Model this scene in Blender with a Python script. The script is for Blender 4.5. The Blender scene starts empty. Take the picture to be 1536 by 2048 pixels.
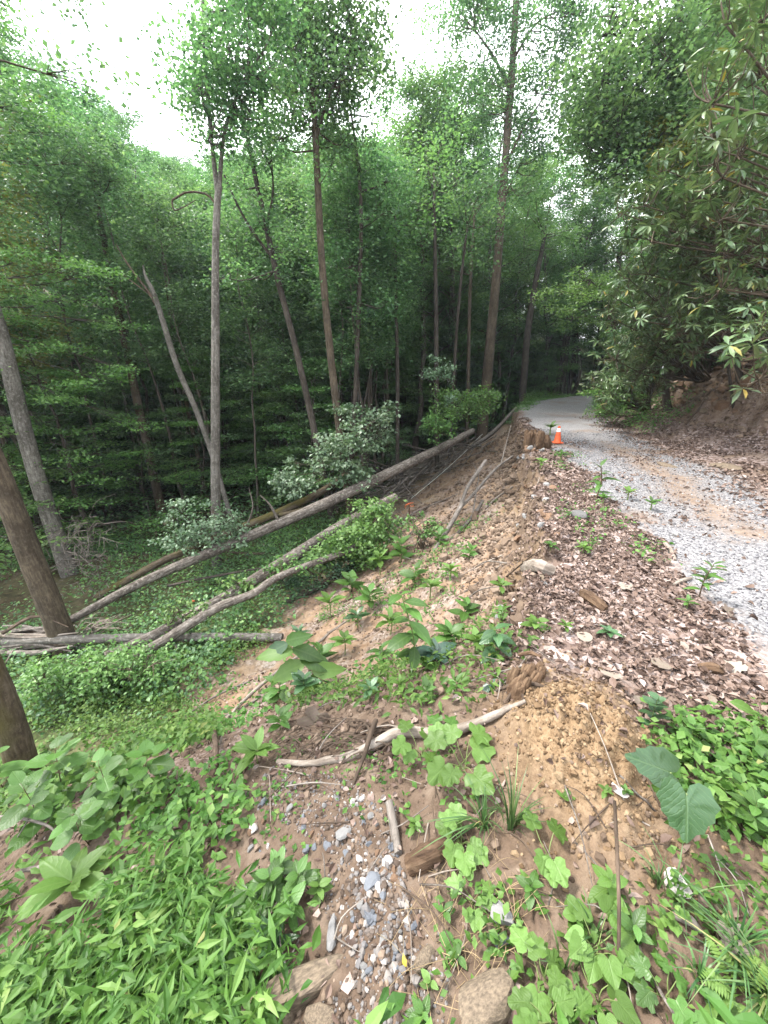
import bpy, math, random
import numpy as np
from mathutils import Vector, Matrix

SC = bpy.context.scene
COL = SC.collection
R = math.radians

# ------------------------------------------------------------------ camera
CAM_H, PITCH, FPX = 1.6, R(18.3), 769.0
cd = bpy.data.cameras.new('camera')
cam = bpy.data.objects.new('camera', cd)
COL.objects.link(cam)
cam.location = (0, 0, CAM_H)
cam.rotation_euler = (R(90) - PITCH, 0, 0)
cd.sensor_fit = 'VERTICAL'
cd.sensor_height = 36.0
cd.lens = 36.0 * FPX / 2048.0
cd.clip_start = 0.05
cd.clip_end = 600
SC.camera = cam

# ------------------------------------------------------------------ sky, sun, exposure
SUN_EL, SUN_AZ = R(58), R(-78)          # azimuth from +y towards +x
w = bpy.data.worlds.new('World')
SC.world = w
w.use_nodes = True
nt = w.node_tree
nt.nodes.clear()
sky = nt.nodes.new('ShaderNodeTexSky')
sky.sky_type = 'NISHITA'
sky.sun_disc = False
sky.sun_elevation = SUN_EL
sky.sun_rotation = SUN_AZ
sky.air_density = 1.0
sky.dust_density = 2.0
tc = nt.nodes.new('ShaderNodeTexCoord')
cn = nt.nodes.new('ShaderNodeTexNoise')
cn.inputs['Scale'].default_value = 2.3
cn.inputs['Detail'].default_value = 5
cr = nt.nodes.new('ShaderNodeValToRGB')
cr.color_ramp.elements[0].position = 0.36
cr.color_ramp.elements[0].color = (0.12, 0.12, 0.12, 1)
cr.color_ramp.elements[1].position = 0.52
cr.color_ramp.elements[1].color = (1, 1, 1, 1)
mx = nt.nodes.new('ShaderNodeMix')
mx.data_type = 'RGBA'
mx.inputs['B'].default_value = (11.0, 11.3, 11.8, 1)
bg = nt.nodes.new('ShaderNodeBackground')
bg.inputs['Strength'].default_value = 0.125
wo = nt.nodes.new('ShaderNodeOutputWorld')
nt.links.new(tc.outputs['Generated'], cn.inputs['Vector'])
nt.links.new(cn.outputs['Fac'], cr.inputs['Fac'])
nt.links.new(cr.outputs['Color'], mx.inputs['Factor'])
nt.links.new(sky.outputs['Color'], mx.inputs['A'])
nt.links.new(mx.outputs['Result'], bg.inputs['Color'])
nt.links.new(bg.outputs['Background'], wo.inputs['Surface'])

sd = bpy.data.lights.new('sun', 'SUN')
sd.energy = 3.0
sd.angle = R(10)
sd.color = (1.0, 0.96, 0.9)
sun = bpy.data.objects.new('sun', sd)
COL.objects.link(sun)
to_sun = Vector((math.sin(SUN_AZ) * math.cos(SUN_EL), math.cos(SUN_AZ) * math.cos(SUN_EL), math.sin(SUN_EL)))
sun.rotation_euler = to_sun.to_track_quat('Z', 'Y').to_euler()

vs = SC.view_settings
vs.view_transform = 'Standard'
vs.look = 'None'
vs.exposure = 2.05
vs.gamma = 1
vs.use_curve_mapping = False
SC.cycles.max_bounces = 7
SC.cycles.diffuse_bounces = 4
SC.cycles.transmission_bounces = 4
SC.cycles.use_denoising = True

# ------------------------------------------------------------------ helpers
rng = np.random.RandomState(7)


def tag(o, label=None, cat=None, group=None, kind=None):
    if label: o['label'] = label
    if cat: o['category'] = cat
    if group: o['group'] = group
    if kind: o['kind'] = kind
    return o


def thing(name, label, cat, loc=(0, 0, 0), group=None):
    o = bpy.data.objects.new(name, None)
    COL.objects.link(o)
    o.location = loc
    o.empty_display_size = 0.1
    return tag(o, label, cat, group)


def dup(o, parent=None):
    """a thing, its parts and their sub-parts, sharing mesh data"""
    c = o.copy()
    COL.objects.link(c)
    c.parent = parent
    for ch in o.children:
        dup(ch, c)
    return c


class MB:
    """collects verts, triangles and quads with per-point attributes; build() links ONE mesh object"""

    def __init__(self):
        self.v, self.t, self.q, self.n = [], [], [], 0
        self.at = {}

    def add(self, V, T=None, Q=None, **at):
        V = np.asarray(V, float).reshape(-1, 3)
        for k in set(self.at) | set(at):
            if k not in self.at:
                self.at[k] = [np.zeros((self.n,) + np.shape(at[k])[1:])] if self.n else []
            if k in at:
                self.at[k].append(np.asarray(at[k], float))
            else:
                self.at[k].append(np.zeros((len(V),) + self.at[k][0].shape[1:]))
        self.v.append(V)
        if T is not None and len(T): self.t.append(np.asarray(T, int) + self.n)
        if Q is not None and len(Q): self.q.append(np.asarray(Q, int) + self.n)
        self.n += len(V)
        return self

    def mesh(self, name, mat, off=(0, 0, 0), smooth=False):
        V = np.concatenate(self.v) - np.asarray(off, float)
        T = np.concatenate(self.t) if self.t else np.zeros((0, 3), int)
        Q = np.concatenate(self.q) if self.q else np.zeros((0, 4), int)
        me = bpy.data.meshes.new(name)
        me.vertices.add(len(V))
        me.vertices.foreach_set('co', V.astype(np.float32).ravel())
        loops = np.concatenate([T.ravel(), Q.ravel()]).astype(np.int32)
        me.loops.add(len(loops))
        me.loops.foreach_set('vertex_index', loops)
        tot = np.concatenate([np.full(len(T), 3), np.full(len(Q), 4)]).astype(np.int32)
        st = np.concatenate([[0], np.cumsum(tot)[:-1]]).astype(np.int32)
        me.polygons.add(len(tot))
        me.polygons.foreach_set('loop_start', st)
        me.polygons.foreach_set('loop_total', tot)
        me.polygons.foreach_set('use_smooth', np.full(len(tot), smooth))
        for k, lst in self.at.items():
            A = np.concatenate(lst)
            if A.ndim == 1:
                a = me.attributes.new(k, 'FLOAT', 'POINT')
                a.data.foreach_set('value', A.astype(np.float32))
            elif A.shape[1] == 3:
                a = me.attributes.new(k, 'FLOAT_VECTOR', 'POINT')
                a.data.foreach_set('vector', A.astype(np.float32).ravel())
            else:
                a = me.attributes.new(k, 'FLOAT_COLOR', 'POINT')
                a.data.foreach_set('color', A.astype(np.float32).ravel())
        me.materials.append(mat)
        me.update(calc_edges=True)
        return me

    def build(self, name, mat, parent=None, smooth=False):
        off = parent.location if parent is not None else (0, 0, 0)
        if parent is not None and parent.parent is not None:
            off = Vector(off) + parent.parent.location
        o = bpy.data.objects.new(name, self.mesh(name, mat, off, smooth))
        COL.objects.link(o)
        o.parent = parent
        return o


def unit(a):
    a = np.asarray(a, float)
    return a / np.maximum(np.linalg.norm(a, axis=-1, keepdims=True), 1e-9)


def smooth_path(P, n):
    """Catmull-Rom through the points (columns may also hold radii)"""
    P = np.asarray(P, float)
    if len(P) < 3:
        t = np.linspace(0, 1, n)[:, None]
        return P[0] * (1 - t) + P[-1] * t
    E = np.vstack([2 * P[0] - P[1], P, 2 * P[-1] - P[-2]])
    out = []
    for u in np.linspace(0, len(P) - 1 - 1e-6, n):
        i = int(u); f = u - i
        a, b, c, d = E[i:i + 4]
        out.append(.5 * ((2 * b) + (c - a) * f + (2 * a - 5 * b + 4 * c - d) * f * f + (3 * b - a - 3 * c + d) * f ** 3))
    return np.array(out)


def add_tube(mb, P, rad, sides=8, bumpy=0.0, rs=None, cap=True):
    P = np.asarray(P, float); n = len(P)
    rad = np.broadcast_to(np.asarray(rad, float), (n,)).copy()
    T = unit(np.gradient(P, axis=0))
    ref = np.array([0.31, 0.95, 0.02]) if abs(T[0, 2]) > .6 else np.array([0.05, 0.1, 1.0])
    A = unit(np.cross(T, ref)); B = np.cross(T, A)
    th = np.linspace(0, 2 * np.pi, sides, endpoint=False)
    rr = rad[:, None] * np.ones((1, sides))
    if bumpy:
        rs = rs or rng
        lob = 1 + bumpy * np.sin(th * 2 + rs.uniform(0, 6)) * .6 + bumpy * rs.normal(0, .35, (n, sides))
        rr = rr * lob
    V = P[:, None] + rr[:, :, None] * (np.cos(th)[None, :, None] * A[:, None] + np.sin(th)[None, :, None] * B[:, None])
    L = np.concatenate([[0], np.cumsum(np.linalg.norm(np.diff(P, axis=0), axis=1))])
    bk = np.stack([rr * np.cos(th), rr * np.sin(th), np.repeat(L[:, None], sides, 1)], -1).reshape(-1, 3)
    i = np.arange(n - 1)[:, None] * sides; j = np.arange(sides)[None]; k = (j + 1) % sides
    Q = np.stack([i + j, i + k, i + sides + k, i + sides + j], -1).reshape(-1, 4)
    V = V.reshape(-1, 3)
    Tt = None
    if cap:
        N0 = len(V)
        c0 = V[:sides]; c1 = V[(n - 1) * sides:]
        V = np.vstack([V, c0, c1, P[0] - T[0] * rad[0] * .12, P[-1] + T[-1] * rad[-1] * .12])
        bk = np.vstack([bk, bk[:sides] * 3, bk[(n - 1) * sides:] * 3, [0, 0, 0], [0, 0, L[-1]]])
        j = np.arange(sides); k = (j + 1) % sides
        Tt = np.concatenate([np.stack([np.full(sides, N0 + 2 * sides), N0 + k, N0 + j], -1),
                             np.stack([np.full(sides, N0 + 2 * sides + 1), N0 + sides + j, N0 + sides + k], -1)])
    mb.add(V, Tt, Q, bk=bk)
    return mb


# value noise in numpy
_tab = np.random.RandomState(11).rand(256, 256)


def vnoise(x, y, seed=0):
    x = np.asarray(x, float) + seed * 17.31; y = np.asarray(y, float) + seed * 9.77
    xi = np.floor(x).astype(int); yi = np.floor(y).astype(int)
    fx = x - xi; fy = y - yi
    fx = fx * fx * (3 - 2 * fx); fy = fy * fy * (3 - 2 * fy)
    g = lambda a, b: _tab[a & 255, b & 255]
    return ((g(xi, yi) * (1 - fx) + g(xi + 1, yi) * fx) * (1 - fy) + (g(xi, yi + 1) * (1 - fx) + g(xi + 1, yi + 1) * fx) * fy) * 2 - 1


def fbm(x, y, seed=0, octv=4):
    s, a = 0, .5
    for o in range(octv):
        s = s + a * vnoise(x * 2 ** o, y * 2 ** o, seed + o); a *= .5
    return s


def sstep(a, b, x):
    t = np.clip((x - a) / (b - a), 0, 1)
    return t * t * (3 - 2 * t)


# ------------------------------------------------------------------ terrain
_cy = np.array([-30, -8, -4, 0, 1.87, 3.0, 5.4, 8, 11.8, 16.5, 22.3, 28, 33, 38, 45, 60, 200])
_cx = np.array([-9.5, -2.4, -1.1, .25, .82, 1.36, 2.28, 3.23, 4.4, 5.7, 7.4, 10.2, 14.5, 21, 32, 60, 340])
_gy = np.arange(-30, 200, .1)
_gx = np.convolve(np.pad(np.interp(_gy, _cy, _cx), 8, 'edge'), np.ones(17) / 17, 'valid')
_gs = np.gradient(_gx, _gy)


def side(x, y):
    """signed distance to the crest: >0 down the slide, <0 on the road"""
    c = np.interp(y, _gy, _gx); k = 1 / np.sqrt(1 + np.interp(y, _gy, _gs) ** 2)
    rag = (.22 * fbm(y * 1.1, y * 0 + 3.3, 5, 3) + .13 * vnoise(y * 2.7, y * 0 + 2.7, 14) + .07 * vnoise(y * 7, y * 0 + 1.7, 15)) * sstep(.8, 3, y)
    return (c - x) * k + rag


_S = np.arange(0, 120, .05)
_near = np.interp(_S, [0, .4, 1, 2, 4, 7, 10, 16, 24, 60, 120], [0, -.13, -.40, -.88, -1.8, -2.9, -3.3, -3.6, -4, -4.6, -5])
_far = np.interp(_S, [0, .09, .3, 1, 2, 4, 5.5, 8, 12, 16, 24, 60, 120], [0, -.50, -.82, -1.25, -1.85, -2.82, -3.2, -3.5, -3.75, -4, -4.4, -5, -5])
_near = np.convolve(np.pad(_near, 6, 'edge'), np.ones(13) / 13, 'valid') - 0.0
TOE = lambda y: np.interp(y, [-8, 5, 9.6, 16.6, 22, 29, 40], [4.6, 4.4, 4.2, 4.0, 4.2, 4.6, 4.6])
BANK = lambda y: np.interp(y, [-8, 9, 12, 16, 20, 30], [2.5, 2.3, 1.9, 1.0, .7, .6])


def H(x, y):
    x = np.asarray(x, float); y = np.asarray(y, float)
    s = side(x, y)
    k = sstep(1.6, 4.0, y)
    zl = np.interp(s, _S, _near) * (1 - k) + np.interp(s, _S, _far) * k
    # right of the crest
    r = -s; tr = TOE(y); b = BANK(y)
    shoulder = .05 * sstep(0, .3, r) * (1 - sstep(.7, 1.3, r)) - .03 * sstep(1.2, 2.2, r) * (1 - sstep(3.2, 4, r))
    bn = .3 * fbm(y * .7, x * .7, 9, 3)
    q = r - tr + bn
    ramp = np.clip(q, 0, 1.3) * .42
    steep = np.interp(q, [1.3, 1.55, 2.1, 2.6], [0, .45, .85, 1.0]) * b
    hill = np.clip(q - 2.5, 0, 26) * .52
    zr = shoulder + ramp + steep + hill
    z = np.where(s > 0, zl, zr)
    z = z + np.clip(y - 12, 0, 30) * .03 * np.clip(1 - s / 6, 0, 1)
    # opposite hillside ahead and to the left
    d = y * .86 - x * .5
    z = z + np.clip(d - 27, 0, 70) * .42 * sstep(6, 16, s)
    # relief
    slide = sstep(.02, .5, s) * (1 - sstep(5, 7, s)) * k
    rill = vnoise(y * 1.7 + x * .55, s * .35, 21) * .10 + vnoise(y * 4.3 + x * 1.4, s * .6, 22) * .055 + vnoise(y * 11 + x * 3.6, s * 1.5, 23) * .022
    lump = fbm(x * .9, y * .9, 31, 4)
    fine = fbm(x * 5, y * 5, 41, 4)
    road = sstep(.9, 1.3, r) * (1 - sstep(3.6, 4.2, r))
    z = z + slide * rill + lump * (.10 * sstep(.2, 1.5, np.abs(s)) * (1 - .85 * road) + .25 * sstep(7, 14, s)) + fine * .035 * (1 - .75 * road)
    face = sstep(1.2, 1.6, q) * (1 - sstep(3.0, 4.0, q))
    z = z + face * (.30 * vnoise(y * 1.5, x * 1.5, 51) + .14 * vnoise(y * 4.2, x * 4.2, 52) + .07 * vnoise(y * 9, x * 9, 53))
    # crumbled crest
    ed = np.exp(-((s - .18) / .42) ** 2) * sstep(2.0, 3.6, y)
    z = z + ed * (.20 * vnoise(x * 2.6, y * 2.6, 61) + .13 * np.abs(vnoise(x * 6, y * 6, 62)) + .06 * vnoise(x * 14, y * 14, 63) - .05)
    # the sandy mound at the near end of the crest
    mx_, my_ = x - .86, y - 1.30
    u = mx_ * .95 - my_ * .3; v = mx_ * .3 + my_ * .95
    g = np.exp(-((u / .27) ** 2) - np.where(v < 0, (v / .26) ** 2, (v / .42) ** 2))
    z = z + g * (.24 + .07 * vnoise(x * 6, y * 6, 71) + .05 * np.abs(vnoise(x * 14, y * 14, 72)) + .035 * vnoise(x * 30, y * 30, 73) + .02 * vnoise(x * 64, y * 64, 74))
    # near ground stays lumpy
    nr = np.exp(-((x * x + y * y) / 9))
    z = z + nr * (.020 * vnoise(x * 11, y * 11, 81) + .012 * vnoise(x * 25, y * 25, 82) + .007 * vnoise(x * 55, y * 55, 83))
    return z


def ray(u, v):
    a = (u - 768) / FPX; b = (1024 - v) / FPX
    cp, sp = math.cos(PITCH), math.sin(PITCH)
    return np.array([a, cp + b * sp, -sp + b * cp])


def at(u, v, D):
    """the place D metres along the view axis on the line of sight of a photo pixel"""
    return np.array([0, 0, CAM_H]) + ray(u, v) * D


def aty(u, v, y):
    d = ray(u, v)
    return np.array([0, 0, CAM_H]) + d * (y / d[1])


def ground(u, v, lift=0.0):
    d = ray(u, v)
    t = np.geomspace(.3, 90, 700)
    p = d[None] * t[:, None]
    below = (p[:, 2] + CAM_H) < H(p[:, 0], p[:, 1])
    i = int(np.argmax(below)) if below.any() else len(t) - 1
    a, b = t[max(i - 1, 0)], t[i]
    for _ in range(14):
        m = (a + b) / 2
        if d[2] * m + CAM_H < float(H(d[0] * m, d[1] * m)): b = m
        else: a = m
    p = d * b
    return np.array([p[0], p[1], p[2] + CAM_H + lift])


def onground(x, y, lift=0):
    return np.array([x, y, float(H(x, y)) + lift])


# ------------------------------------------------------------------ materials
def newmat(name):
    m = bpy.data.materials.new(name)
    m.use_nodes = True
    t = m.node_tree
    t.nodes.clear()
    return m, t


def nd(t, kind, ins=None, **props):
    n = t.nodes.new(kind)
    for k, v in props.items():
        setattr(n, k, v)
    for k, v in (ins or {}).items():
        s = n.inputs[k]
        if hasattr(v, 'is_linked') or isinstance(v, bpy.types.NodeSocket):
            t.links.new(v, s)
        else:
            s.default_value = v
    return n


def ramp(t, fac, stops, interp='LINEAR'):
    n = t.nodes.new('ShaderNodeValToRGB')
    e = n.color_ramp.elements
    n.color_ramp.interpolation = interp
    while len(e) < len(stops): e.new(.5)
    for el, (p, c) in zip(e, stops):
        el.position = p
        el.color = tuple(c) + (1,)
    t.links.new(fac, n.inputs['Fac'])
    return n.outputs['Color']


def mixc(t, fac, a, b, mode='MIX'):
    n = t.nodes.new('ShaderNodeMix')
    n.data_type = 'RGBA'
    n.blend_type = mode
    for k, v in (('Factor', fac), ('A', a), ('B', b)):
        s = n.inputs[k] if k != 'Factor' else n.inputs[0]
        if k == 'A': s = n.inputs[6]
        if k == 'B': s = n.inputs[7]
        if isinstance(v, bpy.types.NodeSocket): t.links.new(v, s)
        else: s.default_value = v if not isinstance(v, tuple) or len(v) == 4 else tuple(v) + (1,)
    return n.outputs[2]


def math_(t, op, a, b=0.0, clamp=False):
    n = t.nodes.new('ShaderNodeMath')
    n.operation = op
    n.use_clamp = clamp
    for i, v in enumerate((a, b)):
        if isinstance(v, bpy.types.NodeSocket): t.links.new(v, n.inputs[i])
        else: n.inputs[i].default_value = v
    return n.outputs[0]


def out(t, shader, disp=None):
    o = t.nodes.new('ShaderNodeOutputMaterial')
    t.links.new(shader, o.inputs['Surface'])


def leaf_mat(name, stops, trans=.32, rough=.42, spec=.35, obj_rand=False, veins=False, var=.22):
    m, t = newmat(name)
    info = nd(t, 'ShaderNodeObjectInfo')
    if obj_rand:
        fac = info.outputs['Random']
    else:
        fac = nd(t, 'ShaderNodeAttribute', attribute_name='rnd').outputs['Fac']
    c = ramp(t, fac, stops)
    val = math_(t, 'ADD', math_(t, 'MULTIPLY', info.outputs['Random'], var), 1 - var / 2)
    hs = nd(t, 'ShaderNodeHueSaturation', {'Color': c, 'Value': val})
    hs.inputs['Hue'].default_value = .5
    t.links.new(math_(t, 'ADD', math_(t, 'MULTIPLY', info.outputs['Random'], .03), .485), hs.inputs['Hue'])
    c = hs.outputs['Color']
    bump = None
    if veins:
        lc = nd(t, 'ShaderNodeAttribute', attribute_name='lc')
        sx = nd(t, 'ShaderNodeSeparateXYZ', {'Vector': lc.outputs['Vector']})
        ay = math_(t, 'ABSOLUTE', sx.outputs['Y'])
        rib = math_(t, 'SUBTRACT', 1.0, math_(t, 'MULTIPLY', ay, 28.0), True)
        wob = nd(t, 'ShaderNodeTexNoise', {'Vector': lc.outputs['Vector'], 'Scale': 5.0, 'Detail': 2.0}).outputs['Fac']
        ph = math_(t, 'SINE', math_(t, 'ADD', math_(t, 'MULTIPLY', math_(t, 'SUBTRACT', sx.outputs['X'], math_(t, 'MULTIPLY', ay, .9)), 44.0), math_(t, 'MULTIPLY', wob, 9.0)))
        lat = math_(t, 'POWER', math_(t, 'MULTIPLY', math_(t, 'ADD', ph, 1.0), .5), 6.0)
        v = math_(t, 'MAXIMUM', rib, math_(t, 'MULTIPLY', lat, .4))
        c = mixc(t, math_(t, 'MULTIPLY', v, .22), c, mixc(t, .5, c, (.30, .42, .16)))
        ns = nd(t, 'ShaderNodeTexNoise', {'Vector': lc.outputs['Vector'], 'Scale': 9.0, 'Detail': 4.0})
        c = mixc(t, math_(t, 'MULTIPLY', ns.outputs['Fac'], .35), c, (.03, .06, .015))
        bump = nd(t, 'ShaderNodeBump', {'Height': v, 'Strength': .4, 'Distance': .003}).outputs['Normal']
    pb = nd(t, 'ShaderNodeBsdfPrincipled', {'Base Color': c, 'Roughness': rough, 'Specular IOR Level': spec})
    tr = nd(t, 'ShaderNodeBsdfTranslucent', {'Color': mixc(t, .55, c, mixc(t, 1.0, c, (1.35, 1.5, .8), 'MULTIPLY'))})
    if bump:
        t.links.new(bump, pb.inputs['Normal'])
    out(t, nd(t, 'ShaderNodeMixShader', {0: trans, 1: pb.outputs[0], 2: tr.outputs[0]}).outputs[0])
    return m


def bark_mat(name, dark, mid, light, patch=.5, furrow=9.0, moss=None, bumpd=.02):
    m, t = newmat(name)
    a = nd(t, 'ShaderNodeAttribute', attribute_name='bk').outputs['Vector']
    info = nd(t, 'ShaderNodeObjectInfo')
    off = nd(t, 'ShaderNodeVectorMath', {0: a, 1: (0, 0, 0)}, operation='ADD')
    t.links.new(math_(t, 'MULTIPLY', info.outputs['Random'], 50.0), off.inputs[1])
    mp = nd(t, 'ShaderNodeMapping', {'Vector': off.outputs[0], 'Scale': (furrow, furrow, furrow * .16)})
    n1 = nd(t, 'ShaderNodeTexNoise', {'Vector': mp.outputs[0], 'Scale': 3.0, 'Detail': 6.0, 'Roughness': .65})
    n2 = nd(t, 'ShaderNodeTexNoise', {'Vector': off.outputs[0], 'Scale': 15.0, 'Detail': 8.0, 'Roughness': .75})
    c = ramp(t, n1.outputs['Fac'], [(.3, dark), (.5, mid), (.72, light)])
    pt = ramp(t, n2.outputs['Fac'], [(.5, (0, 0, 0)), (.66, (1, 1, 1))])
    n4 = nd(t, 'ShaderNodeTexNoise', {'Vector': off.outputs[0], 'Scale': 2.2, 'Detail': 4.0})
    c = mixc(t, ramp(t, n4.outputs['Fac'], [(.4, (.55, .55, .55)), (.6, (0, 0, 0))]), c, dark)
    c = mixc(t, math_(t, 'MULTIPLY', pt, patch), c, tuple(min(1, x * 1.35) for x in light))
    if moss:
        n3 = nd(t, 'ShaderNodeTexNoise', {'Vector': off.outputs[0], 'Scale': 1.3, 'Detail': 6.0})
        g = nd(t, 'ShaderNodeNewGeometry')
        nz = nd(t, 'ShaderNodeSeparateXYZ', {'Vector': g.outputs['Normal']}).outputs['Z']
        f = ramp(t, math_(t, 'ADD', n3.outputs['Fac'], math_(t, 'MULTIPLY', nz, moss[1])), [(.52, (0, 0, 0)), (.66, (1, 1, 1))])
        c = mixc(t, math_(t, 'MULTIPLY', f, .85), c, moss[0])
    bp = nd(t, 'ShaderNodeBump', {'Height': n1.outputs['Fac'], 'Strength': .9, 'Distance': bumpd})
    pb = nd(t, 'ShaderNodeBsdfPrincipled', {'Base Color': c, 'Roughness': .9, 'Specular IOR Level': .15, 'Normal': bp.outputs[0]})
    out(t, pb.outputs[0])
    return m


def plain_mat(name, col, rough=.6, spec=.3, noise=.25, scale=14.0, col2=None, bumpd=.006):
    m, t = newmat(name)
    co = nd(t, 'ShaderNodeTexCoord').outputs['Object']
    info = nd(t, 'ShaderNodeObjectInfo')
    off = nd(t, 'ShaderNodeVectorMath', {0: co}, operation='ADD')
    t.links.new(math_(t, 'MULTIPLY', info.outputs['Random'], 30.0), off.inputs[1])
    n = nd(t, 'ShaderNodeTexNoise', {'Vector': off.outputs[0], 'Scale': scale, 'Detail': 6.0, 'Roughness': .62})
    c2 = col2 or tuple(x * (1 - noise) for x in col)
    c = ramp(t, n.outputs['Fac'], [(.35, c2), (.65, col)])
    bp = nd(t, 'ShaderNodeBump', {'Height': n.outputs['Fac'], 'Strength': .8, 'Distance': bumpd})
    pb = nd(t, 'ShaderNodeBsdfPrincipled', {'Base Color': c, 'Roughness': rough, 'Specular IOR Level': spec, 'Normal': bp.outputs[0]})
    out(t, pb.outputs[0])
    return m


def rnd_mat(name, stops, rough=.8, spec=.2, scale=30.0):
    """per-piece colour from the rnd attribute"""
    m, t = newmat(name)
    a = nd(t, 'ShaderNodeAttribute', attribute_name='rnd').outputs['Fac']
    co = nd(t, 'ShaderNodeTexCoord').outputs['Object']
    n = nd(t, 'ShaderNodeTexNoise', {'Vector': co, 'Scale': scale, 'Detail': 3.0})
    c = ramp(t, a, stops)
    c = mixc(t, math_(t, 'MULTIPLY', n.outputs['Fac'], .5), c, mixc(t, 1.0, c, (.55, .52, .5), 'MULTIPLY'))
    bp = nd(t, 'ShaderNodeBump', {'Height': n.outputs['Fac'], 'Strength': .5, 'Distance': .004})
    pb = nd(t, 'ShaderNodeBsdfPrincipled', {'Base Color': c, 'Roughness': rough, 'Specular IOR Level': spec, 'Normal': bp.outputs[0]})
    out(t, pb.outputs[0])
    return m


def terrain_mat():
    m, t = newmat('terrain')
    co = nd(t, 'ShaderNodeTexCoord').outputs['Object']
    A = nd(t, 'ShaderNodeAttribute', attribute_name='mA')
    B = nd(t, 'ShaderNodeAttribute', attribute_name='mB')
    sa = nd(t, 'ShaderNodeSeparateColor', {'Color': A.outputs['Color']})
    sb = nd(t, 'ShaderNodeSeparateColor', {'Color': B.outputs['Color']})
    road, litter, green = sa.outputs
    red, sand, dark = sb.outputs
    nz = lambda sc, d=5.0, r=.6: nd(t, 'ShaderNodeTexNoise', {'Vector': co, 'Scale': sc, 'Detail': d, 'Roughness': r}).outputs['Fac']
    n1, n2, n3 = nz(1.3), nz(7.0, 6.0), nz(42.0, 5.0, .7)
    soil = ramp(t, n2, [(.3, (.045, .032, .023)), (.5, (.098, .071, .052)), (.7, (.165, .128, .098))])
    soil = mixc(t, math_(t, 'MULTIPLY', n3, .5), soil, (.10, .062, .04))
    redc = ramp(t, n2, [(.3, (.125, .078, .046)), (.5, (.205, .138, .088)), (.7, (.275, .20, .14))])
    redc = mixc(t, math_(t, 'MULTIPLY', n3, .35), redc, (.19, .115, .07))
    c = mixc(t, red, soil, redc)
    ns = nd(t, 'ShaderNodeTexVoronoi', {'Vector': co, 'Scale': 26.0})
    nss = nd(t, 'ShaderNodeSeparateColor', {'Color': ns.outputs['Color']})
    chips = ramp(t, nss.outputs[0], [(0, (.07, .055, .045)), (.5, (.16, .13, .11)), (1, (.30, .265, .24))])
    nb = nd(t, 'ShaderNodeTexNoise', {'Vector': co, 'Scale': 1.9, 'Detail': 7.0, 'Roughness': .65}).outputs['Fac']
    cf = ramp(t, nb, [(.46, (0, 0, 0)), (.60, (.8, .8, .8))])
    c = mixc(t, math_(t, 'MULTIPLY', cf, red), c, chips)
    sandc = ramp(t, n3, [(.3, (.085, .053, .029)), (.5, (.16, .106, .06)), (.7, (.225, .162, .10))])
    c = mixc(t, sand, c, sandc)
    # leaf litter seen as flat overlapping cells
    wv = nd(t, 'ShaderNodeTexNoise', {'Vector': co, 'Scale': 9.0, 'Detail': 2.0})
    wsc = nd(t, 'ShaderNodeVectorMath', {0: wv.outputs['Color'], 1: (.08, .08, .08)}, operation='MULTIPLY')
    warp = nd(t, 'ShaderNodeVectorMath', {0: co, 1: wsc.outputs[0]}, operation='ADD')
    v1 = nd(t, 'ShaderNodeTexVoronoi', {'Vector': warp.outputs[0], 'Scale': 17.0})
    v1s = nd(t, 'ShaderNodeSeparateColor', {'Color': v1.outputs['Color']})
    lit = ramp(t, v1s.outputs[0], [(0, (.075, .050, .042)), (.4, (.155, .112, .094)), (.75, (.24, .185, .165)), (1, (.33, .275, .26))])
    c = mixc(t, litter, c, lit)
    # gravel
    v2 = nd(t, 'ShaderNodeTexVoronoi', {'Vector': co, 'Scale': 38.0})
    v2s = nd(t, 'ShaderNodeSeparateColor', {'Color': v2.outputs['Color']})
    v3 = nd(t, 'ShaderNodeTexVoronoi', {'Vector': co, 'Scale': 90.0})
    v3s = nd(t, 'ShaderNodeSeparateColor', {'Color': v3.outputs['Color']})
    gr = ramp(t, v2s.outputs[0], [(0, (.07, .069, .073)), (.4, (.145, .143, .150)), (.8, (.215, .212, .22)), (1, (.32, .315, .315))])
    gr2 = ramp(t, v3s.outputs[0], [(0, (.085, .077, .074)), (.5, (.165, .157, .155)), (1, (.27, .258, .252))])
    gr = mixc(t, .45, gr, gr2)
    c = mixc(t, road, c, gr)
    grc = ramp(t, n2, [(.3, (.025, .03, .012)), (.55, (.05, .065, .022)), (.75, (.11, .085, .05))])
    c = mixc(t, green, c, grc)
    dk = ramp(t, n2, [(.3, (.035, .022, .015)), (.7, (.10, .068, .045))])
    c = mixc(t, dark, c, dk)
    hb = math_(t, 'ADD', math_(t, 'MULTIPLY', n3, .5), math_(t, 'MULTIPLY', n2, .8))
    hg = math_(t, 'MULTIPLY', math_(t, 'SUBTRACT', 1.0, v2.outputs['Distance']), road)
    hl = math_(t, 'MULTIPLY', v1s.outputs[1], litter)
    hh = math_(t, 'ADD', hb, math_(t, 'ADD', math_(t, 'MULTIPLY', hg, .8), math_(t, 'MULTIPLY', hl, .6)))
    bp = nd(t, 'ShaderNodeBump', {'Height': hh, 'Strength': 1.0, 'Distance': .022})
    pb = nd(t, 'ShaderNodeBsdfPrincipled', {'Base Color': c, 'Roughness': .92, 'Specular IOR Level': .15, 'Normal': bp.outputs[0]})
    out(t, pb.outputs[0])
    return m


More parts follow.
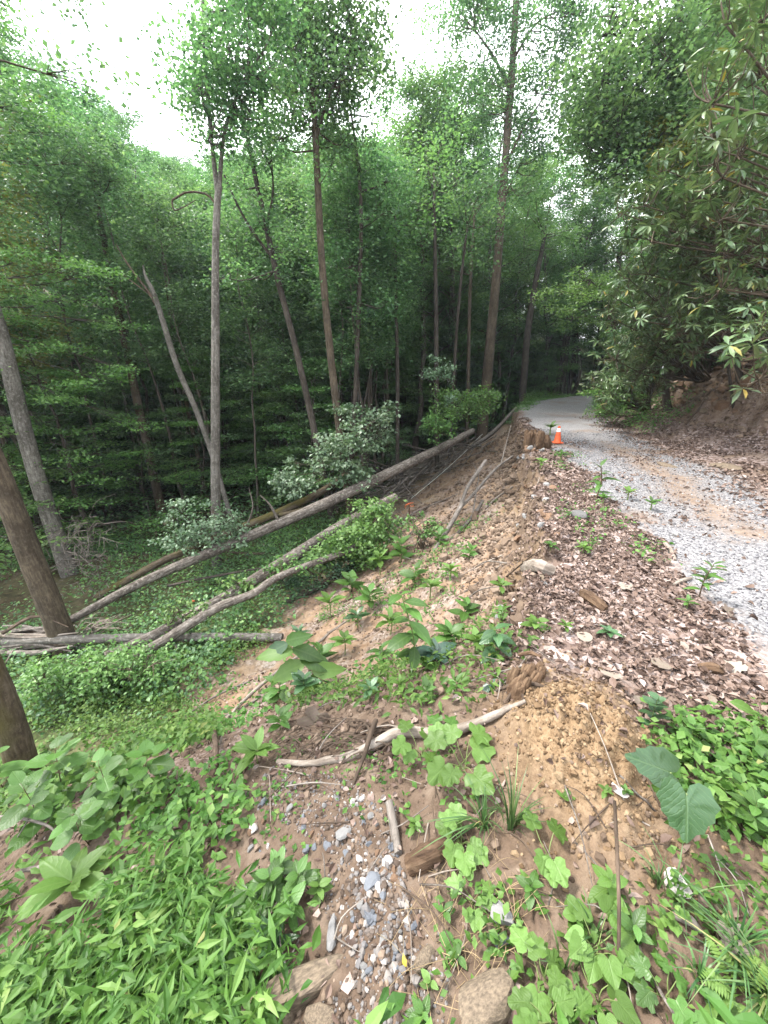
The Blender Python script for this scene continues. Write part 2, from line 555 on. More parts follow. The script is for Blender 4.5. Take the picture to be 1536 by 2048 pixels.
M = {}
M['terrain'] = terrain_mat()
M['forest_leaf'] = leaf_mat('forest_leaf', [(0, (.034, .082, .038)), (.45, (.078, .155, .066)), (.8, (.130, .228, .092)), (1, (.19, .29, .125))], .45)
M['bright_leaf'] = leaf_mat('bright_leaf', [(0, (.05, .108, .036)), (.45, (.098, .19, .062)), (.85, (.145, .25, .084)), (1, (.21, .31, .11))], .45)
M['yellow_leaf'] = leaf_mat('yellow_leaf', [(0, (.06, .075, .015)), (.45, (.11, .13, .027)), (.85, (.17, .165, .045)), (1, (.25, .19, .06))], .38)
M['dark_leaf'] = leaf_mat('dark_leaf', [(0, (.018, .042, .020)), (.5, (.035, .078, .036)), (1, (.075, .13, .07))], .25)
M['cover_leaf'] = leaf_mat('cover_leaf', [(0, (.04, .09, .026)), (.4, (.088, .172, .046)), (.8, (.14, .24, .068)), (1, (.20, .30, .11))], .42)
M['near_leaf'] = leaf_mat('near_leaf', [(0, (.022, .058, .010)), (.35, (.052, .118, .020)), (.75, (.09, .17, .033)), (.95, (.15, .23, .06)), (1, (.24, .20, .08))], .38, .55, .3)
M['rhodo_leaf'] = leaf_mat('rhodo_leaf', [(0, (.035, .066, .024)), (.5, (.066, .115, .042)), (.97, (.11, .155, .062)), (.985, (.20, .16, .03)), (1, (.26, .19, .03))], .2, .36, .5)
M['plant_leaf'] = leaf_mat('plant_leaf', [(0, (.03, .08, .014)), (.5, (.055, .125, .022)), (1, (.095, .18, .04))], .34, .42, .35, True, True)
M['lime_leaf'] = leaf_mat('lime_leaf', [(0, (.055, .12, .02)), (.5, (.09, .17, .032)), (1, (.14, .22, .055))], .38, .45, .3, True, True)
M['deep_leaf'] = leaf_mat('deep_leaf', [(0, (.022, .060, .024)), (.5, (.036, .085, .034)), (1, (.055, .11, .045))], .2, .35, .5, True, True)
M['blue_leaf'] = leaf_mat('blue_leaf', [(0, (.020, .050, .040)), (.5, (.030, .070, .05)), (1, (.05, .10, .07))], .15, .32, .5, True, True)
M['dead_leaf'] = leaf_mat('dead_leaf', [(0, (.12, .085, .07)), (.5, (.19, .145, .125)), (1, (.27, .22, .20))], .12, .6, .2, True, True)
M['gold_leaf'] = leaf_mat('gold_leaf', [(0, (.38, .30, .03)), (1, (.45, .34, .05))], .3, .5, .3, True)
M['grey_bark'] = bark_mat('grey_bark', (.042, .037, .031), (.105, .095, .082), (.19, .178, .16), .6)
M['brown_bark'] = bark_mat('brown_bark', (.026, .020, .014), (.068, .052, .036), (.125, .10, .072), .35)
M['dark_bark'] = bark_mat('dark_bark', (.020, .016, .013), (.05, .041, .033), (.10, .085, .07), .25)
M['forest_bark'] = bark_mat('forest_bark', (.03, .025, .02), (.075, .062, .05), (.14, .12, .10), .3)
M['log_bark'] = bark_mat('log_bark', (.028, .022, .018), (.10, .084, .070), (.235, .21, .185), .6)
M['mossy_bark'] = bark_mat('mossy_bark', (.030, .022, .015), (.085, .065, .044), (.155, .128, .095), .35, moss=((.060, .052, .016), .10))
M['pale_wood'] = bark_mat('pale_wood', (.085, .066, .052), (.185, .155, .128), (.30, .265, .23), .35, 14.0, bumpd=.008)
M['grey_wood'] = bark_mat('grey_wood', (.055, .047, .04), (.135, .116, .10), (.235, .21, .185), .35, 16.0, bumpd=.008)
M['dark_wood'] = bark_mat('dark_wood', (.022, .016, .012), (.07, .05, .036), (.14, .10, .072), .2, 16.0, bumpd=.008)
M['rotten_wood'] = bark_mat('rotten_wood', (.025, .015, .010), (.085, .052, .031), (.155, .105, .066), .2, 18.0, bumpd=.01)
M['stem'] = plain_mat('stem', (.12, .16, .05), .6, .3, .3)
M['woody_stem'] = plain_mat('woody_stem', (.11, .075, .045), .7, .2, .4)

# ------------------------------------------------------------------ leaf shapes
def tmpl_far():
    return (np.array([[0, 0, 0], [.45, .33, .06], [1, 0, -.05], [.45, -.33, .06]], float), np.array([[0, 2, 1], [0, 3, 2]]))


def tmpl_leaf(wid=.3, peak=.42, n=4, fold=.08, droop=.18, tip=1.0, serr=0.0, curl=0.0):
    """midrib + two margins; x runs along the leaf"""
    xs = np.linspace(0, 1, n + 1)
    hw = wid * np.sin(np.pi * xs ** (math.log(.5) / math.log(peak))) ** tip
    V, T = [], []
    for i, x in enumerate(xs):
        z = -droop * x * x
        V += [[x, 0, z], [x - .02, hw[i] * (1 + serr * (i % 2)), z + fold * hw[i] / wid - curl * (i % 2) * hw[i]], [x - .02, -hw[i] * (1 + serr * (i % 2)), z + fold * hw[i] / wid + curl * ((i + 1) % 2) * hw[i]]]
    for i in range(n):
        a, b = i * 3, i * 3 + 3
        T += [[a, b, b + 1], [a, b + 1, a + 1], [a, a + 2, b + 2], [a, b + 2, b]]
    return np.array(V), np.array(T)


def tmpl_fan(outline, cx=.42, fold=.05, droop=.15, wave=.03, seed=0):
    """lobed leaf: outline of the right half (x,y), mirrored, fanned about points of the midrib"""
    o = np.array(outline, float)
    L = np.vstack([o, (o[::-1] * [1, -1])[1:-1]])
    rs = np.random.RandomState(seed)
    n = len(L)
    ring = np.column_stack([L, np.zeros(n)])
    c = np.array([cx, 0, 0])
    midr = c + (ring - c) * .55
    V = np.vstack([c, midr, ring])
    rr = np.hypot(V[:, 0] - cx, V[:, 1])
    V[:, 2] = fold * np.abs(V[:, 1]) - droop * V[:, 0] ** 2 + wave * rs.normal(0, 1, len(V)) * rr / .4
    T = []
    for i in range(n):
        j = (i + 1) % n
        T += [[0, 1 + i, 1 + j], [1 + i, 1 + n + i, 1 + n + j], [1 + i, 1 + n + j, 1 + j]]
    return V, np.array(T)


LOBED = [(0.02, 0), (-.10, .16), (-.06, .36), (.10, .52), (.26, .44), (.36, .40), (.50, .50), (.66, .44), (.72, .28), (.82, .20), (.96, .14), (1.0, 0)]
MAPLE = [(0.0, 0), (-.12, .22), (-.02, .44), (.16, .46), (.22, .34), (.44, .56), (.60, .50), (.60, .26), (.78, .22), (.90, .10), (1.05, 0)]
HEART = [(0.0, 0), (-.14, .12), (-.17, .30), (-.06, .46), (.14, .53), (.38, .47), (.62, .32), (.84, .14), (1.0, 0)]
COLT = [(0.0, 0), (-.20, .10), (-.30, .32), (-.22, .52), (-.02, .58), (.14, .68), (.30, .58), (.46, .56), (.56, .42), (.74, .36), (.80, .20), (.97, .08), (1.02, 0)]
ROUND = [(0.0, 0), (.02, .18), (.16, .36), (.4, .43), (.66, .36), (.86, .20), (1.0, 0)]


def frames(d, nrm):
    d = unit(d)
    y = unit(np.cross(nrm, d))
    z = np.cross(d, y)
    return np.stack([d, y, z], -1)      # columns


def add_leaves(mb, tm, pos, d, nrm, size, rnd, wid=1.0):
    V, T = tm
    n, k = len(pos), len(V)
    if not n: return
    Fm = frames(d, nrm)
    S = np.broadcast_to(np.asarray(size, float), (n,))
    L = V[None] * S[:, None, None] * np.array([1, wid, 1])
    W = np.einsum('nij,nkj->nki', Fm, L) + pos[:, None]
    TT = (T[None] + (np.arange(n) * k)[:, None, None]).reshape(-1, 3)
    mb.add(W.reshape(-1, 3), TT, rnd=np.repeat(rnd, k))


def rand_dirs(rs, n, zlo=-.5, zhi=.2):
    a = rs.uniform(0, 2 * np.pi, n)
    z = rs.uniform(zlo, zhi, n)
    return np.stack([np.cos(a), np.sin(a), z], -1)


def rand_nrm(rs, n, j=.45):
    return unit(np.array([0, 0, 1.0]) + rs.normal(0, j, (n, 3)))


# ------------------------------------------------------------------ the ground
def build_terrain():
    th = np.unique(np.concatenate([np.linspace(-180, -64, 36), np.linspace(-64, 64, 400), np.linspace(64, 180, 36)]))[:-1]
    th = np.radians(th)
    rr = np.geomspace(.16, 112, 380)
    na, nr = len(th), len(rr)
    X = np.concatenate([[0], (rr[:, None] * np.sin(th)[None]).ravel()])
    Y = np.concatenate([[0], (rr[:, None] * np.cos(th)[None]).ravel()])
    Z = H(X, Y)
    s = side(X, Y); r = -s
    i = np.arange(nr - 1)[:, None] * na + 1; j = np.arange(na)[None]; k = (j + 1) % na
    Q = np.stack([i + j, i + k, i + na + k, i + na + j], -1).reshape(-1, 4)
    T = np.stack([np.zeros(na, int), 1 + (np.arange(na) + 1) % na, 1 + np.arange(na)], -1)
    n1 = fbm(X * .8, Y * .8, 101); n2 = fbm(X * 2.3, Y * 2.3, 111); n3 = fbm(X * .35, Y * .35, 121)
    e0 = np.interp(Y, [0, 2, 3.6, 6, 10, 16, 25], [1.5, 1.38, 1.08, .80, .45, .2, .15])
    e1 = np.interp(Y, [0, 5, 10, 16, 25], [3.9, 3.4, 3.3, 3.7, 4.3])
    road = sstep(e0 - .12, e0 + .22, r + n2 * .22) * (1 - sstep(e1 - .25, e1 + .25, r + n1 * .4))
    band = np.exp(-((r - 2.25 - .15 * n1) / .38) ** 2) * sstep(3.6, 5, Y) * (1 - sstep(10, 13, Y))
    dirt = np.clip(sstep(.15, .5, n1 + .25 * n2) * .8 + band * 1.0, 0, 1)
    roadm = road * (1 - .82 * dirt)
    q = r - TOE(Y) + .3 * fbm(Y * .7, X * .7, 9, 3)
    litL = sstep(-.02, .22, r) * (1 - sstep(e0 - .1, e0 + .25, r + n2 * .2))
    litR = sstep(e1 - .2, e1 + .5, r + n1 * .5) * (1 - sstep(1.0, 1.6, q))
    litter = sstep(1.35, 2.0, Y) * np.clip(litL * sstep(-.55, -.1, n2 + .3 + (Y < 12) * .15) + litR * sstep(-.35, .15, n2 + .1) + .5 * sstep(.1, .45, n2) * sstep(.2, 1, s) * (1 - sstep(4, 6, s)), 0, 1) * (1 - .6 * sstep(18, 26, Y))
    green = np.clip(sstep(4.0, 6.0, s + n1 * 1.2) + sstep(23, 30, Y) * (1 - road) + (s > .2) * sstep(.1, .5, n3) * .35, 0, 1)
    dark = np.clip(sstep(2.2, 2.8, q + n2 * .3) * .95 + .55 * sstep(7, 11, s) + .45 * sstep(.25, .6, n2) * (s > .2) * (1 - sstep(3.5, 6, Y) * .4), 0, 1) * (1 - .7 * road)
    red = np.clip(sstep(.1, .5, s) * (1 - sstep(4.5, 6.5, s)) * sstep(2, 4, Y) * (.75 + .4 * n1) + sstep(1.0, 1.7, q) * (1 - sstep(2.3, 3, q)) * (.55 + .7 * n1) + .42 * dirt * road + .35 * litR, 0, 1)
    mx_, my_ = X - .86, Y - 1.30
    sand = np.clip(1.6 * np.exp(-(mx_ / .27) ** 2 - (my_ / .36) ** 2) + .55 * np.exp(-((s - .2) / .25) ** 2) * sstep(2.5, 4, Y) * sstep(-.2, .3, n2), 0, 1)
    one = np.ones_like(X)
    A = np.stack([roadm, litter * (1 - np.clip(sand, 0, 1) * .9), green, one], -1)
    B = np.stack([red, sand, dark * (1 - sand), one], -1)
    V = np.stack([X, Y, Z], -1)
    fs = s[Q].mean(1); fr = -fs; fy = Y[Q].mean(1); fq = q[Q].mean(1)
    d_ = np.hypot(X[Q].mean(1), fy)
    kind = np.zeros(len(Q), int)
    kind[(road[Q].mean(1) > .5) & (fy > -2) & (d_ < 45)] = 1
    kind[(fs > .02) & (fs < 6) & (fy > .2) & (fy < 27)] = 2
    kind[(fq > 0) & (fq < 2.7) & (fy > -6) & (fy < 26)] = 3
    for kk, nm in ((0, 'forest_floor'), (1, 'gravel_road'), (2, 'landslide_slope'), (3, 'cut_bank')):
        Qk = Q[kind == kk]
        used = np.unique(np.concatenate([Qk.ravel(), T.ravel()]) if kk == 0 else Qk.ravel())
        mp = np.full(len(V), -1); mp[used] = np.arange(len(used))
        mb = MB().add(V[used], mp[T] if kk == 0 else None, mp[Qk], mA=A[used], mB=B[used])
        tag(mb.build(nm, M['terrain'], smooth=True), kind='structure')


build_terrain()


# ------------------------------------------------------------------ trees
def grow(seed, Ht, r0, first, nb, blen, elev, nsub, per, spread, lsize, flat=.5, lean=0.0, wob=.012, tm=None, topshape='oval', leafj=.45, droop=.0, sides=7):
    """a tree at the origin: (wood, leaves)"""
    rs = np.random.RandomState(seed)
    wood, leaf = MB(), MB()
    tm = tm or tmpl_far()
    n = 12
    t = np.linspace(0, 1, n)
    off = np.cumsum(rs.normal(0, wob * Ht, (n, 2)), axis=0); off -= off[0]
    la = rs.uniform(0, 6.28)
    P = np.column_stack([off[:, 0] + lean * Ht * t ** 1.5 * math.cos(la), off[:, 1] + lean * Ht * t ** 1.5 * math.sin(la), Ht * t - .25])
    rad = r0 * (1 - .9 * t) + r0 * .45 * np.exp(-t * Ht / .35)
    Ps = smooth_path(np.column_stack([P, rad]), 20)
    add_tube(wood, Ps[:, :3], Ps[:, 3], sides, .05, rs)
    cen = []
    for i in range(nb):
        g = (i + rs.uniform(.1, .9)) / nb
        f = first + (1 - first) * g
        az = i * 2.4 + rs.normal(0, .4)
        if topshape == 'oval': sh = .38 + .62 * math.sin(math.pi * (.12 + .83 * g))
        elif topshape == 'cone': sh = 1.05 - .85 * g
        else: sh = .6 + .4 * math.sin(math.pi * g)
        L = blen * sh * rs.uniform(.75, 1.25)
        e = elev + (1.1 - elev) * g ** 2 * .8 + rs.normal(0, .12)
        o = np.array([np.interp(f, t, P[:, k]) for k in range(3)])
        h = np.array([math.cos(az), math.sin(az), 0])
        u = np.linspace(0, 1, 5)[:, None]
        Q = o + h * (L * math.cos(e) * u) + np.array([0, 0, 1]) * (L * math.sin(e) * u * (1 - .35 * u) - droop * L * u ** 2) + np.cumsum(rs.normal(0, .035 * L, (5, 3)), axis=0) * (u > 0)
        br = max(.012, r0 * (1 - .85 * f) * .42)
        add_tube(wood, Q, br * (1 - .8 * u[:, 0]), 4, cap=False)
        cen += [Q[3], Q[4], (Q[2] + Q[3]) / 2]
        for k in range(nsub):
            uu = .3 + .65 * (k + rs.rand()) / nsub
            b = np.array([np.interp(uu, u[:, 0], Q[:, c]) for c in range(3)])
            a2 = az + (1 if k % 2 else -1) * rs.uniform(.5, 1.1)
            l2 = L * .45 * (1.1 - uu * .5) * rs.uniform(.7, 1.2)
            tip = b + np.array([math.cos(a2), math.sin(a2), math.sin(e) * .7 + rs.normal(0, .12) - droop]) * l2
            add_tube(wood, np.array([b, (b + tip) / 2 + rs.normal(0, .04 * l2, 3), tip]), [br * .35, br * .25, .004], 3, cap=False)
            cen += [tip, (b + tip * 2) / 3]
    cen = np.array(cen)
    cnt = rs.randint(int(per * .4), int(per * 1.5), len(cen))
    C = np.repeat(cen, cnt, axis=0)
    sc = np.repeat(rs.uniform(.6, 1.3, len(cen)), cnt)[:, None]
    pos = C + rs.normal(0, 1, C.shape) * np.array([spread, spread, spread * flat]) * sc
    nn = len(pos)
    base = np.repeat(rs.uniform(0, 1, len(cen)), cnt)
    rnd = np.clip(base * .6 + rs.uniform(0, .4, nn), 0, 1)
    add_leaves(leaf, tm, pos, rand_dirs(rs, nn, -.55, .15), rand_nrm(rs, nn, leafj), lsize * rs.uniform(.65, 1.3, nn), rnd)
    return wood, leaf


def tree_proto(name, label, cat, group, wood, leaf, bark, lmat):
    e = thing(name, label, cat, (0, 0, 0), group)
    wood.build('trunk', M[bark], e, smooth=True)
    leaf.build('crown', M[lmat], e)
    return e


def put(proto, used, x, y, rz, sc, label=None, group=None, sink=0.0, tilt=None):
    o = proto if not used.get(proto.name) else dup(proto)
    used[proto.name] = True
    o.location = (x, y, float(H(x, y)) - sink)
    o.rotation_euler = (tilt[0] if tilt else 0, tilt[1] if tilt else 0, rz)
    o.scale = (sc, sc, sc)
    if label: o['label'] = label
    if group: o['group'] = group
    return o


USED = {}
GF = 'trees of the dense forest behind the slide'
GL = 'tall slender tree of the dense green forest behind the landslide valley'
GR = 'dark-trunked forest tree standing beyond the bend of the gravel road'
GB = 'leafy tree on the hillside above the cut bank and the rhododendrons'
GU = 'small understory tree with layered leaves under the taller forest trees'

tall = []
specs = [
    (1, 21, .20, .30, 30, 3.0, .75, 5, 38, .40, 0.156, 'forest_leaf'),
    (2, 23, .23, .36, 32, 3.2, .85, 5, 38, .42, 0.156, 'forest_leaf'),
    (3, 19, .17, .24, 34, 2.7, .60, 5, 35, .38, 0.148, 'bright_leaf'),
    (4, 24, .26, .42, 30, 3.6, .80, 5, 41, .45, 0.164, 'forest_leaf'),
    (5, 17, .14, .18, 34, 2.5, .55, 5, 35, .38, 0.140, 'bright_leaf'),
    (6, 20, .18, .22, 36, 2.6, .65, 5, 35, .40, 0.148, 'forest_leaf'),
]
for sp in specs:
    w_, l_ = grow(*sp[:11], flat=.38, leafj=.32)
    tall.append(tree_proto('forest_tree', GL, 'tree', GF, w_, l_, 'forest_bark', sp[11]))
under = []
for sd_, Ht, nb, bl, lm in ((11, 7.5, 26, 2.3, 'forest_leaf'), (12, 6.0, 24, 2.2, 'bright_leaf'), (13, 9.0, 30, 2.4, 'forest_leaf'), (14, 5.0, 22, 1.9, 'dark_leaf')):
    w_, l_ = grow(sd_, Ht, .06, .18, nb, bl, .18, 6, 20, .28, .12, flat=.16, leafj=.25, topshape='cone', sides=5)
    under.append(tree_proto('understory_tree', GU, 'small tree', 'understory trees of the forest', w_, l_, 'forest_bark', lm))


def inpoly(u, v, poly):
    P = np.array(poly, float)
    c = np.zeros(np.shape(u), bool)
    for (x1, y1), (x2, y2) in zip(P, np.roll(P, -1, 0)):
        with np.errstate(all='ignore'):
            c ^= ((y1 > v) != (y2 > v)) & (u < (x2 - x1) * (v - y1) / (y2 - y1 + 1e-12) + x1)
    return c


HEAP = [(690, 1060), (800, 930), (950, 835), (1040, 800), (1085, 870), (900, 1100)]


def heap_clear(P):
    cp, sp = math.cos(PITCH), math.sin(PITCH)
    P = np.atleast_2d(np.asarray(P, float)); dz = P[:, 2] - CAM_H
    D = np.maximum(P[:, 1] * cp - dz * sp, .05); U = P[:, 1] * sp + dz * cp
    return ~inpoly(768 + FPX * P[:, 0] / D, 1024 - FPX * U / D, HEAP)


def open_zone(x, y, tall_=True):
    if y > 8 and math.hypot(x, y) < 25 and not heap_clear([x, y, float(H(x, y))])[0]: return True
    """places that the photo shows free of forest trees"""
    s = float(side(x, y)); r = -s
    if -1.6 < s < 0 and y < 60: pass
    q = r - float(TOE(y))
    if s < 0 and q < .6 and y < 40: return True
    if s < 0 and q < 1.8 and 15 < y < 36: return True
    if 0 <= s < 3 and 17 < y < 34: return True
    if s < 0 and q < 4.5 and y < 14: return True
    if 0 <= s < 13 and y < 13.5: return True
    if 0 <= s < 6 and y < 18: return True
    if 0 <= s < 1.2 and y < 36: return True
    if y < 15 and x > -12 and s > 0: return True
    if tall_ and s > 0 and (y < 21.5 or math.hypot(x, y) < 23): return True
    return False


rs = np.random.RandomState(23)
pts = []
tries = 0
while len(pts) < 215 and tries < 40000:
    tries += 1
    a = rs.uniform(R(-56), R(56))
    d = math.sqrt(rs.uniform(12 ** 2, 62 ** 2)) if rs.rand() < .65 else rs.uniform(12, 40)
    x, y = d * math.sin(a), d * math.cos(a)
    if open_zone(x, y): continue
    md = 2.0 if d < 30 else 3.2
    if any((x - p[0]) ** 2 + (y - p[1]) ** 2 < md * md for p in pts): continue
    # a gap in the canopy ahead to the left, where the sky comes down
    az = math.degrees(math.atan2(x, y))
    if -33 < az < -14 and d < 34: 
        if rs.rand() < .45: continue
    pts.append((x, y, d, az))
SKY_U = [-600, -60, 0, 60, 130, 200, 245, 268, 300, 340, 420, 480, 560, 700, 745, 790, 850, 890, 930, 2200]
SKY_V = [-300, -60, 40, 75, 110, 170, 235, 290, 300, 300, 300, 295, 275, 250, 225, 195, 130, 95, -100, -300]


def canopy(x, y, Ht, want):
    """the scale at which a tree of height Ht keeps under the treeline that the photo shows"""
    z0 = float(H(x, y))
    for k in range(60):
        sc = want - .02 * k
        if sc < .3: return 0
        P = np.array([x, y, z0 + (Ht + 1.3) * sc])
        dz = P[2] - CAM_H
        D = y * math.cos(PITCH) - dz * math.sin(PITCH)
        if D < .5: continue
        u = 768 + FPX * x / D; v = 1024 - FPX * (y * math.sin(PITCH) + dz * math.cos(PITCH)) / D
        if v >= np.interp(u, SKY_U, SKY_V): return sc
    return 0


for x, y, d, az in pts:
    s = float(side(x, y))
    if s < 0:
        lab, grp = (GB, 'trees above the cut bank') if y < 24 else (GR, 'trees beyond the road bend')
    else:
        lab, grp = (GL, GF) if x < 4 else (GR, 'trees beyond the road bend')
    i = rs.randint(len(tall))
    sc = canopy(x, y, specs[i][1], rs.uniform(.8, 1.15))
    if not sc: continue
    put(tall[i], USED, x, y, rs.uniform(0, 6.28), sc, lab, grp, .1, (rs.normal(0, .025), rs.normal(0, .025)))
n = 0
tries = 0
while n < 62 and tries < 9000:
    tries += 1
    a = rs.uniform(R(-2), R(36)); d = rs.uniform(25, 56)
    x, y = d * math.sin(a), d * math.cos(a)
    if open_zone(x, y) or (float(side(x, y)) < .6 and float(-side(x, y)) < TOE(y) + 1.2) or any((x - p[0]) ** 2 + (y - p[1]) ** 2 < 2.2 for p in pts): continue
    pts.append((x, y, d, a))
    i = rs.choice([0, 2, 4, 5])
    sc = canopy(x, y, specs[i][1], rs.uniform(.75, 1.15))
    if sc: put(tall[i], USED, x, y, rs.uniform(0, 6.28), sc, GR, 'trees beyond the road bend', .1, (rs.normal(0, .03), rs.normal(0, .03)))
    n += 1
n = 0
tries = 0
while n < 140 and tries < 20000:
    tries += 1
    a = rs.uniform(R(-55), R(50)); d = rs.uniform(12, 34)
    x, y = d * math.sin(a), d * math.cos(a)
    if open_zone(x, y, False) or (R(8) < a < R(23) and d < 21 and x < 9): continue
    put(under[rs.randint(4)], USED, x, y, rs.uniform(0, 6.28), rs.uniform(.7, 1.15), GU, 'understory trees of the forest', .1)
    n += 1


poles = []
for sd_, Ht, r0 in ((71, 14, .085), (72, 12, .065), (73, 15, .10)):
    w_, l_ = grow(sd_, Ht, r0, .48, 22, 1.7, .6, 5, 26, .36, .13, flat=.6, sides=6, wob=.009)
    poles.append((tree_proto('pole_tree', 'slim dark pole tree with a small high crown at the forest front', 'tree', 'slim pole trees of the forest front', w_, l_, 'forest_bark', 'forest_leaf'), Ht))
n = 0
tries = 0
while n < 64 and tries < 6000:
    tries += 1
    a = R(rs.uniform(-38, 24)) if n > 26 else R(rs.uniform(-8, 22)); d = rs.uniform(14.5, 25)
    x, y = d * math.sin(a), d * math.cos(a)
    if open_zone(x, y, False) or float(side(x, y)) < 2.2 or (R(8) < a < R(23) and d < 21): continue
    p_, Ht = poles[rs.randint(3)]
    sc = canopy(x, y, Ht, rs.uniform(.9, 1.25))
    if not sc: continue
    put(p_, USED, x, y, rs.uniform(0, 6.28), sc, tilt=(rs.normal(0, .035), rs.normal(0, .035)), sink=.1)
    n += 1
n = 0
while n < 95:
    a = rs.uniform(R(2), R(40)); d = rs.uniform(29, 54)
    x, y = d * math.sin(a), d * math.cos(a)
    if open_zone(x, y, False) or (float(side(x, y)) < 0 and float(-side(x, y)) < TOE(y) + 1): continue
    put(under[rs.randint(3)], USED, x, y, rs.uniform(0, 6.28), rs.uniform(.8, 1.3), 'bushy green understory tree beyond the bend of the road', 'understory trees beyond the road bend', .2)
    n += 1


# ------------------------------------------------------------------ the trees one can single out
def clumps_leaves(rs, leaf, wood, anchor, centres, per, spread, lsize, flat=.6, tm=None, br=.03):
    """foliage gathered round given centres, each held by a twig from the nearest point of ANCHOR"""
    tm = tm or tmpl_far()
    A = np.asarray(anchor, float)
    for c in centres:
        c = np.asarray(c, float)
        below = A[A[:, 2] < c[2] + .2]
        S = below if len(below) else A
        b = S[np.argmin(((S - c) ** 2).sum(1) + .4 * np.abs(S[:, 2] - c[2] + .8))]
        m = (b + c) / 2 + rs.normal(0, .12, 3) - np.array([0, 0, .1])
        add_tube(wood, smooth_path([b, m, c], 6), np.linspace(br, .006, 6), 4, cap=False)
        k = 5
        sub = c + rs.normal(0, spread * .75, (k, 3)) * [1, 1, flat]
        for q in sub:
            add_tube(wood, np.array([m * .4 + c * .6, q]), [.008, .003], 3, cap=False)
        cnt = rs.randint(int(per * .5), int(per * 1.4) + 2, k)
        C = np.repeat(sub, cnt, axis=0)
        pos = C + rs.normal(0, spread * .42, C.shape) * [1, 1, flat]
        nn = len(pos)
        add_leaves(leaf, tm, pos, rand_dirs(rs, nn, -.8, .2), rand_nrm(rs, nn, .5), lsize * rs.uniform(.6, 1.3, nn),
                   np.clip(np.repeat(rs.rand(k), cnt) * .5 + rs.rand(nn) * .5, 0, 1))


def px_tree(name, label, cat, y, stem, bark, forks=(), clumps=(), lmat='forest_leaf', per=30, lsize=.13, seed=0, group=None, sides=12, cl_spread=.5, dead=(), flat=.6):
    """stem: (u, v, width px) from the base up, at the distance y; forks: more stems; clumps: (u, v, dy)"""
    rs = np.random.RandomState(seed + 500)
    if y is None: y = float(ground(stem[0][0], stem[0][1])[1])
    lsize *= .76; per = int(per * 1.5)

    def line(pts, n, yy=y):
        P = []
        for k, (u, v, wpx) in enumerate(pts):
            p = aty(u, v, yy)
            D = p[1] * math.cos(PITCH) - (p[2] - CAM_H) * math.sin(PITCH)
            P.append([*p, max(.005, wpx * .66 * D / FPX / 2)])
        return smooth_path(P, n)
    S = line(stem, 34)
    tp = S[-1]
    if stem[-1][1] < 0 or stem[-1][0] < 0:                      # the tree goes on above the picture: its upper trunk and crown
        d = unit(S[-1, :3] - S[-4, :3])
        k = np.linspace(.5, 6.5, 13)[:, None]
        up_ = tp[:3] + d * k * .75 + np.array([0, 0, .25]) * k
        S = np.vstack([S, np.column_stack([up_, np.linspace(tp[3], .012, 13)])])
        nj = [up_[j] + rs.normal(0, 1, 3) * [1.3, 1.3, .4] for j in rs.randint(4, 13, 16)]
    else:
        nj = []
    base = S[0, :3].copy()
    gz = float(H(base[0], base[1]))
    if gz < base[2] + .3:
        d = unit(S[0, :3] - S[2, :3])
        if d[2] > -.2: d = np.array([0, 0, -1.0])
        L = (base[2] - gz + .25) / -d[2]
        k = max(3, int(L / .3))
        ext = base + d * np.linspace(L, 0, k, endpoint=False)[:, None]
        S = np.vstack([np.column_stack([ext, np.full(len(ext), S[0, 3])]), S])
    fl = np.exp(-np.linalg.norm(S[:, :3] - S[0, :3], axis=1) / .3)
    S[:, 3] *= 1 + .16 * fl
    e = thing(name, label, cat, tuple(S[0, :3]), group)
    wood, leaf = MB(), MB()
    add_tube(wood, S[:, :3], S[:, 3], sides, .035, rs)
    anchor = [S[len(S) // 2:, :3]]
    fk = []
    for f in forks:
        F = line(f, 16)
        add_tube(wood, F[:, :3], F[:, 3], 7, .04, rs)
        anchor.append(F[:, :3])
    if clumps or nj:
        cen = list(nj)
        anchor.append(S[-14:, :3])
        for c in clumps:
            cen.append(aty(c[0] + rs.normal(0, 6), c[1] + rs.normal(0, 6), y + (c[2] if len(c) > 2 else rs.normal(0, .5))))
        clumps_leaves(rs, leaf, wood, np.vstack(anchor), cen, per, cl_spread, lsize, flat)
    wood.build('trunk', M[bark], e, smooth=True)
    if leaf.n: leaf.build('crown', M[lmat], e)
    for f in dead:
        F = line(f, 12)
        b = MB(); add_tube(b, F[:, :3], F[:, 3], 6, .05, rs)
        b.build('branch', M['dark_wood'], e, smooth=True)
    return e


def blob(u0, u1, v0, v1, n, seed, cond=None):
    rs = np.random.RandomState(seed)
    o = []
    while len(o) < n:
        u, v = rs.uniform(u0, u1), rs.uniform(v0, v1)
        if cond is None or cond(u, v): o.append((u, v))
    return o


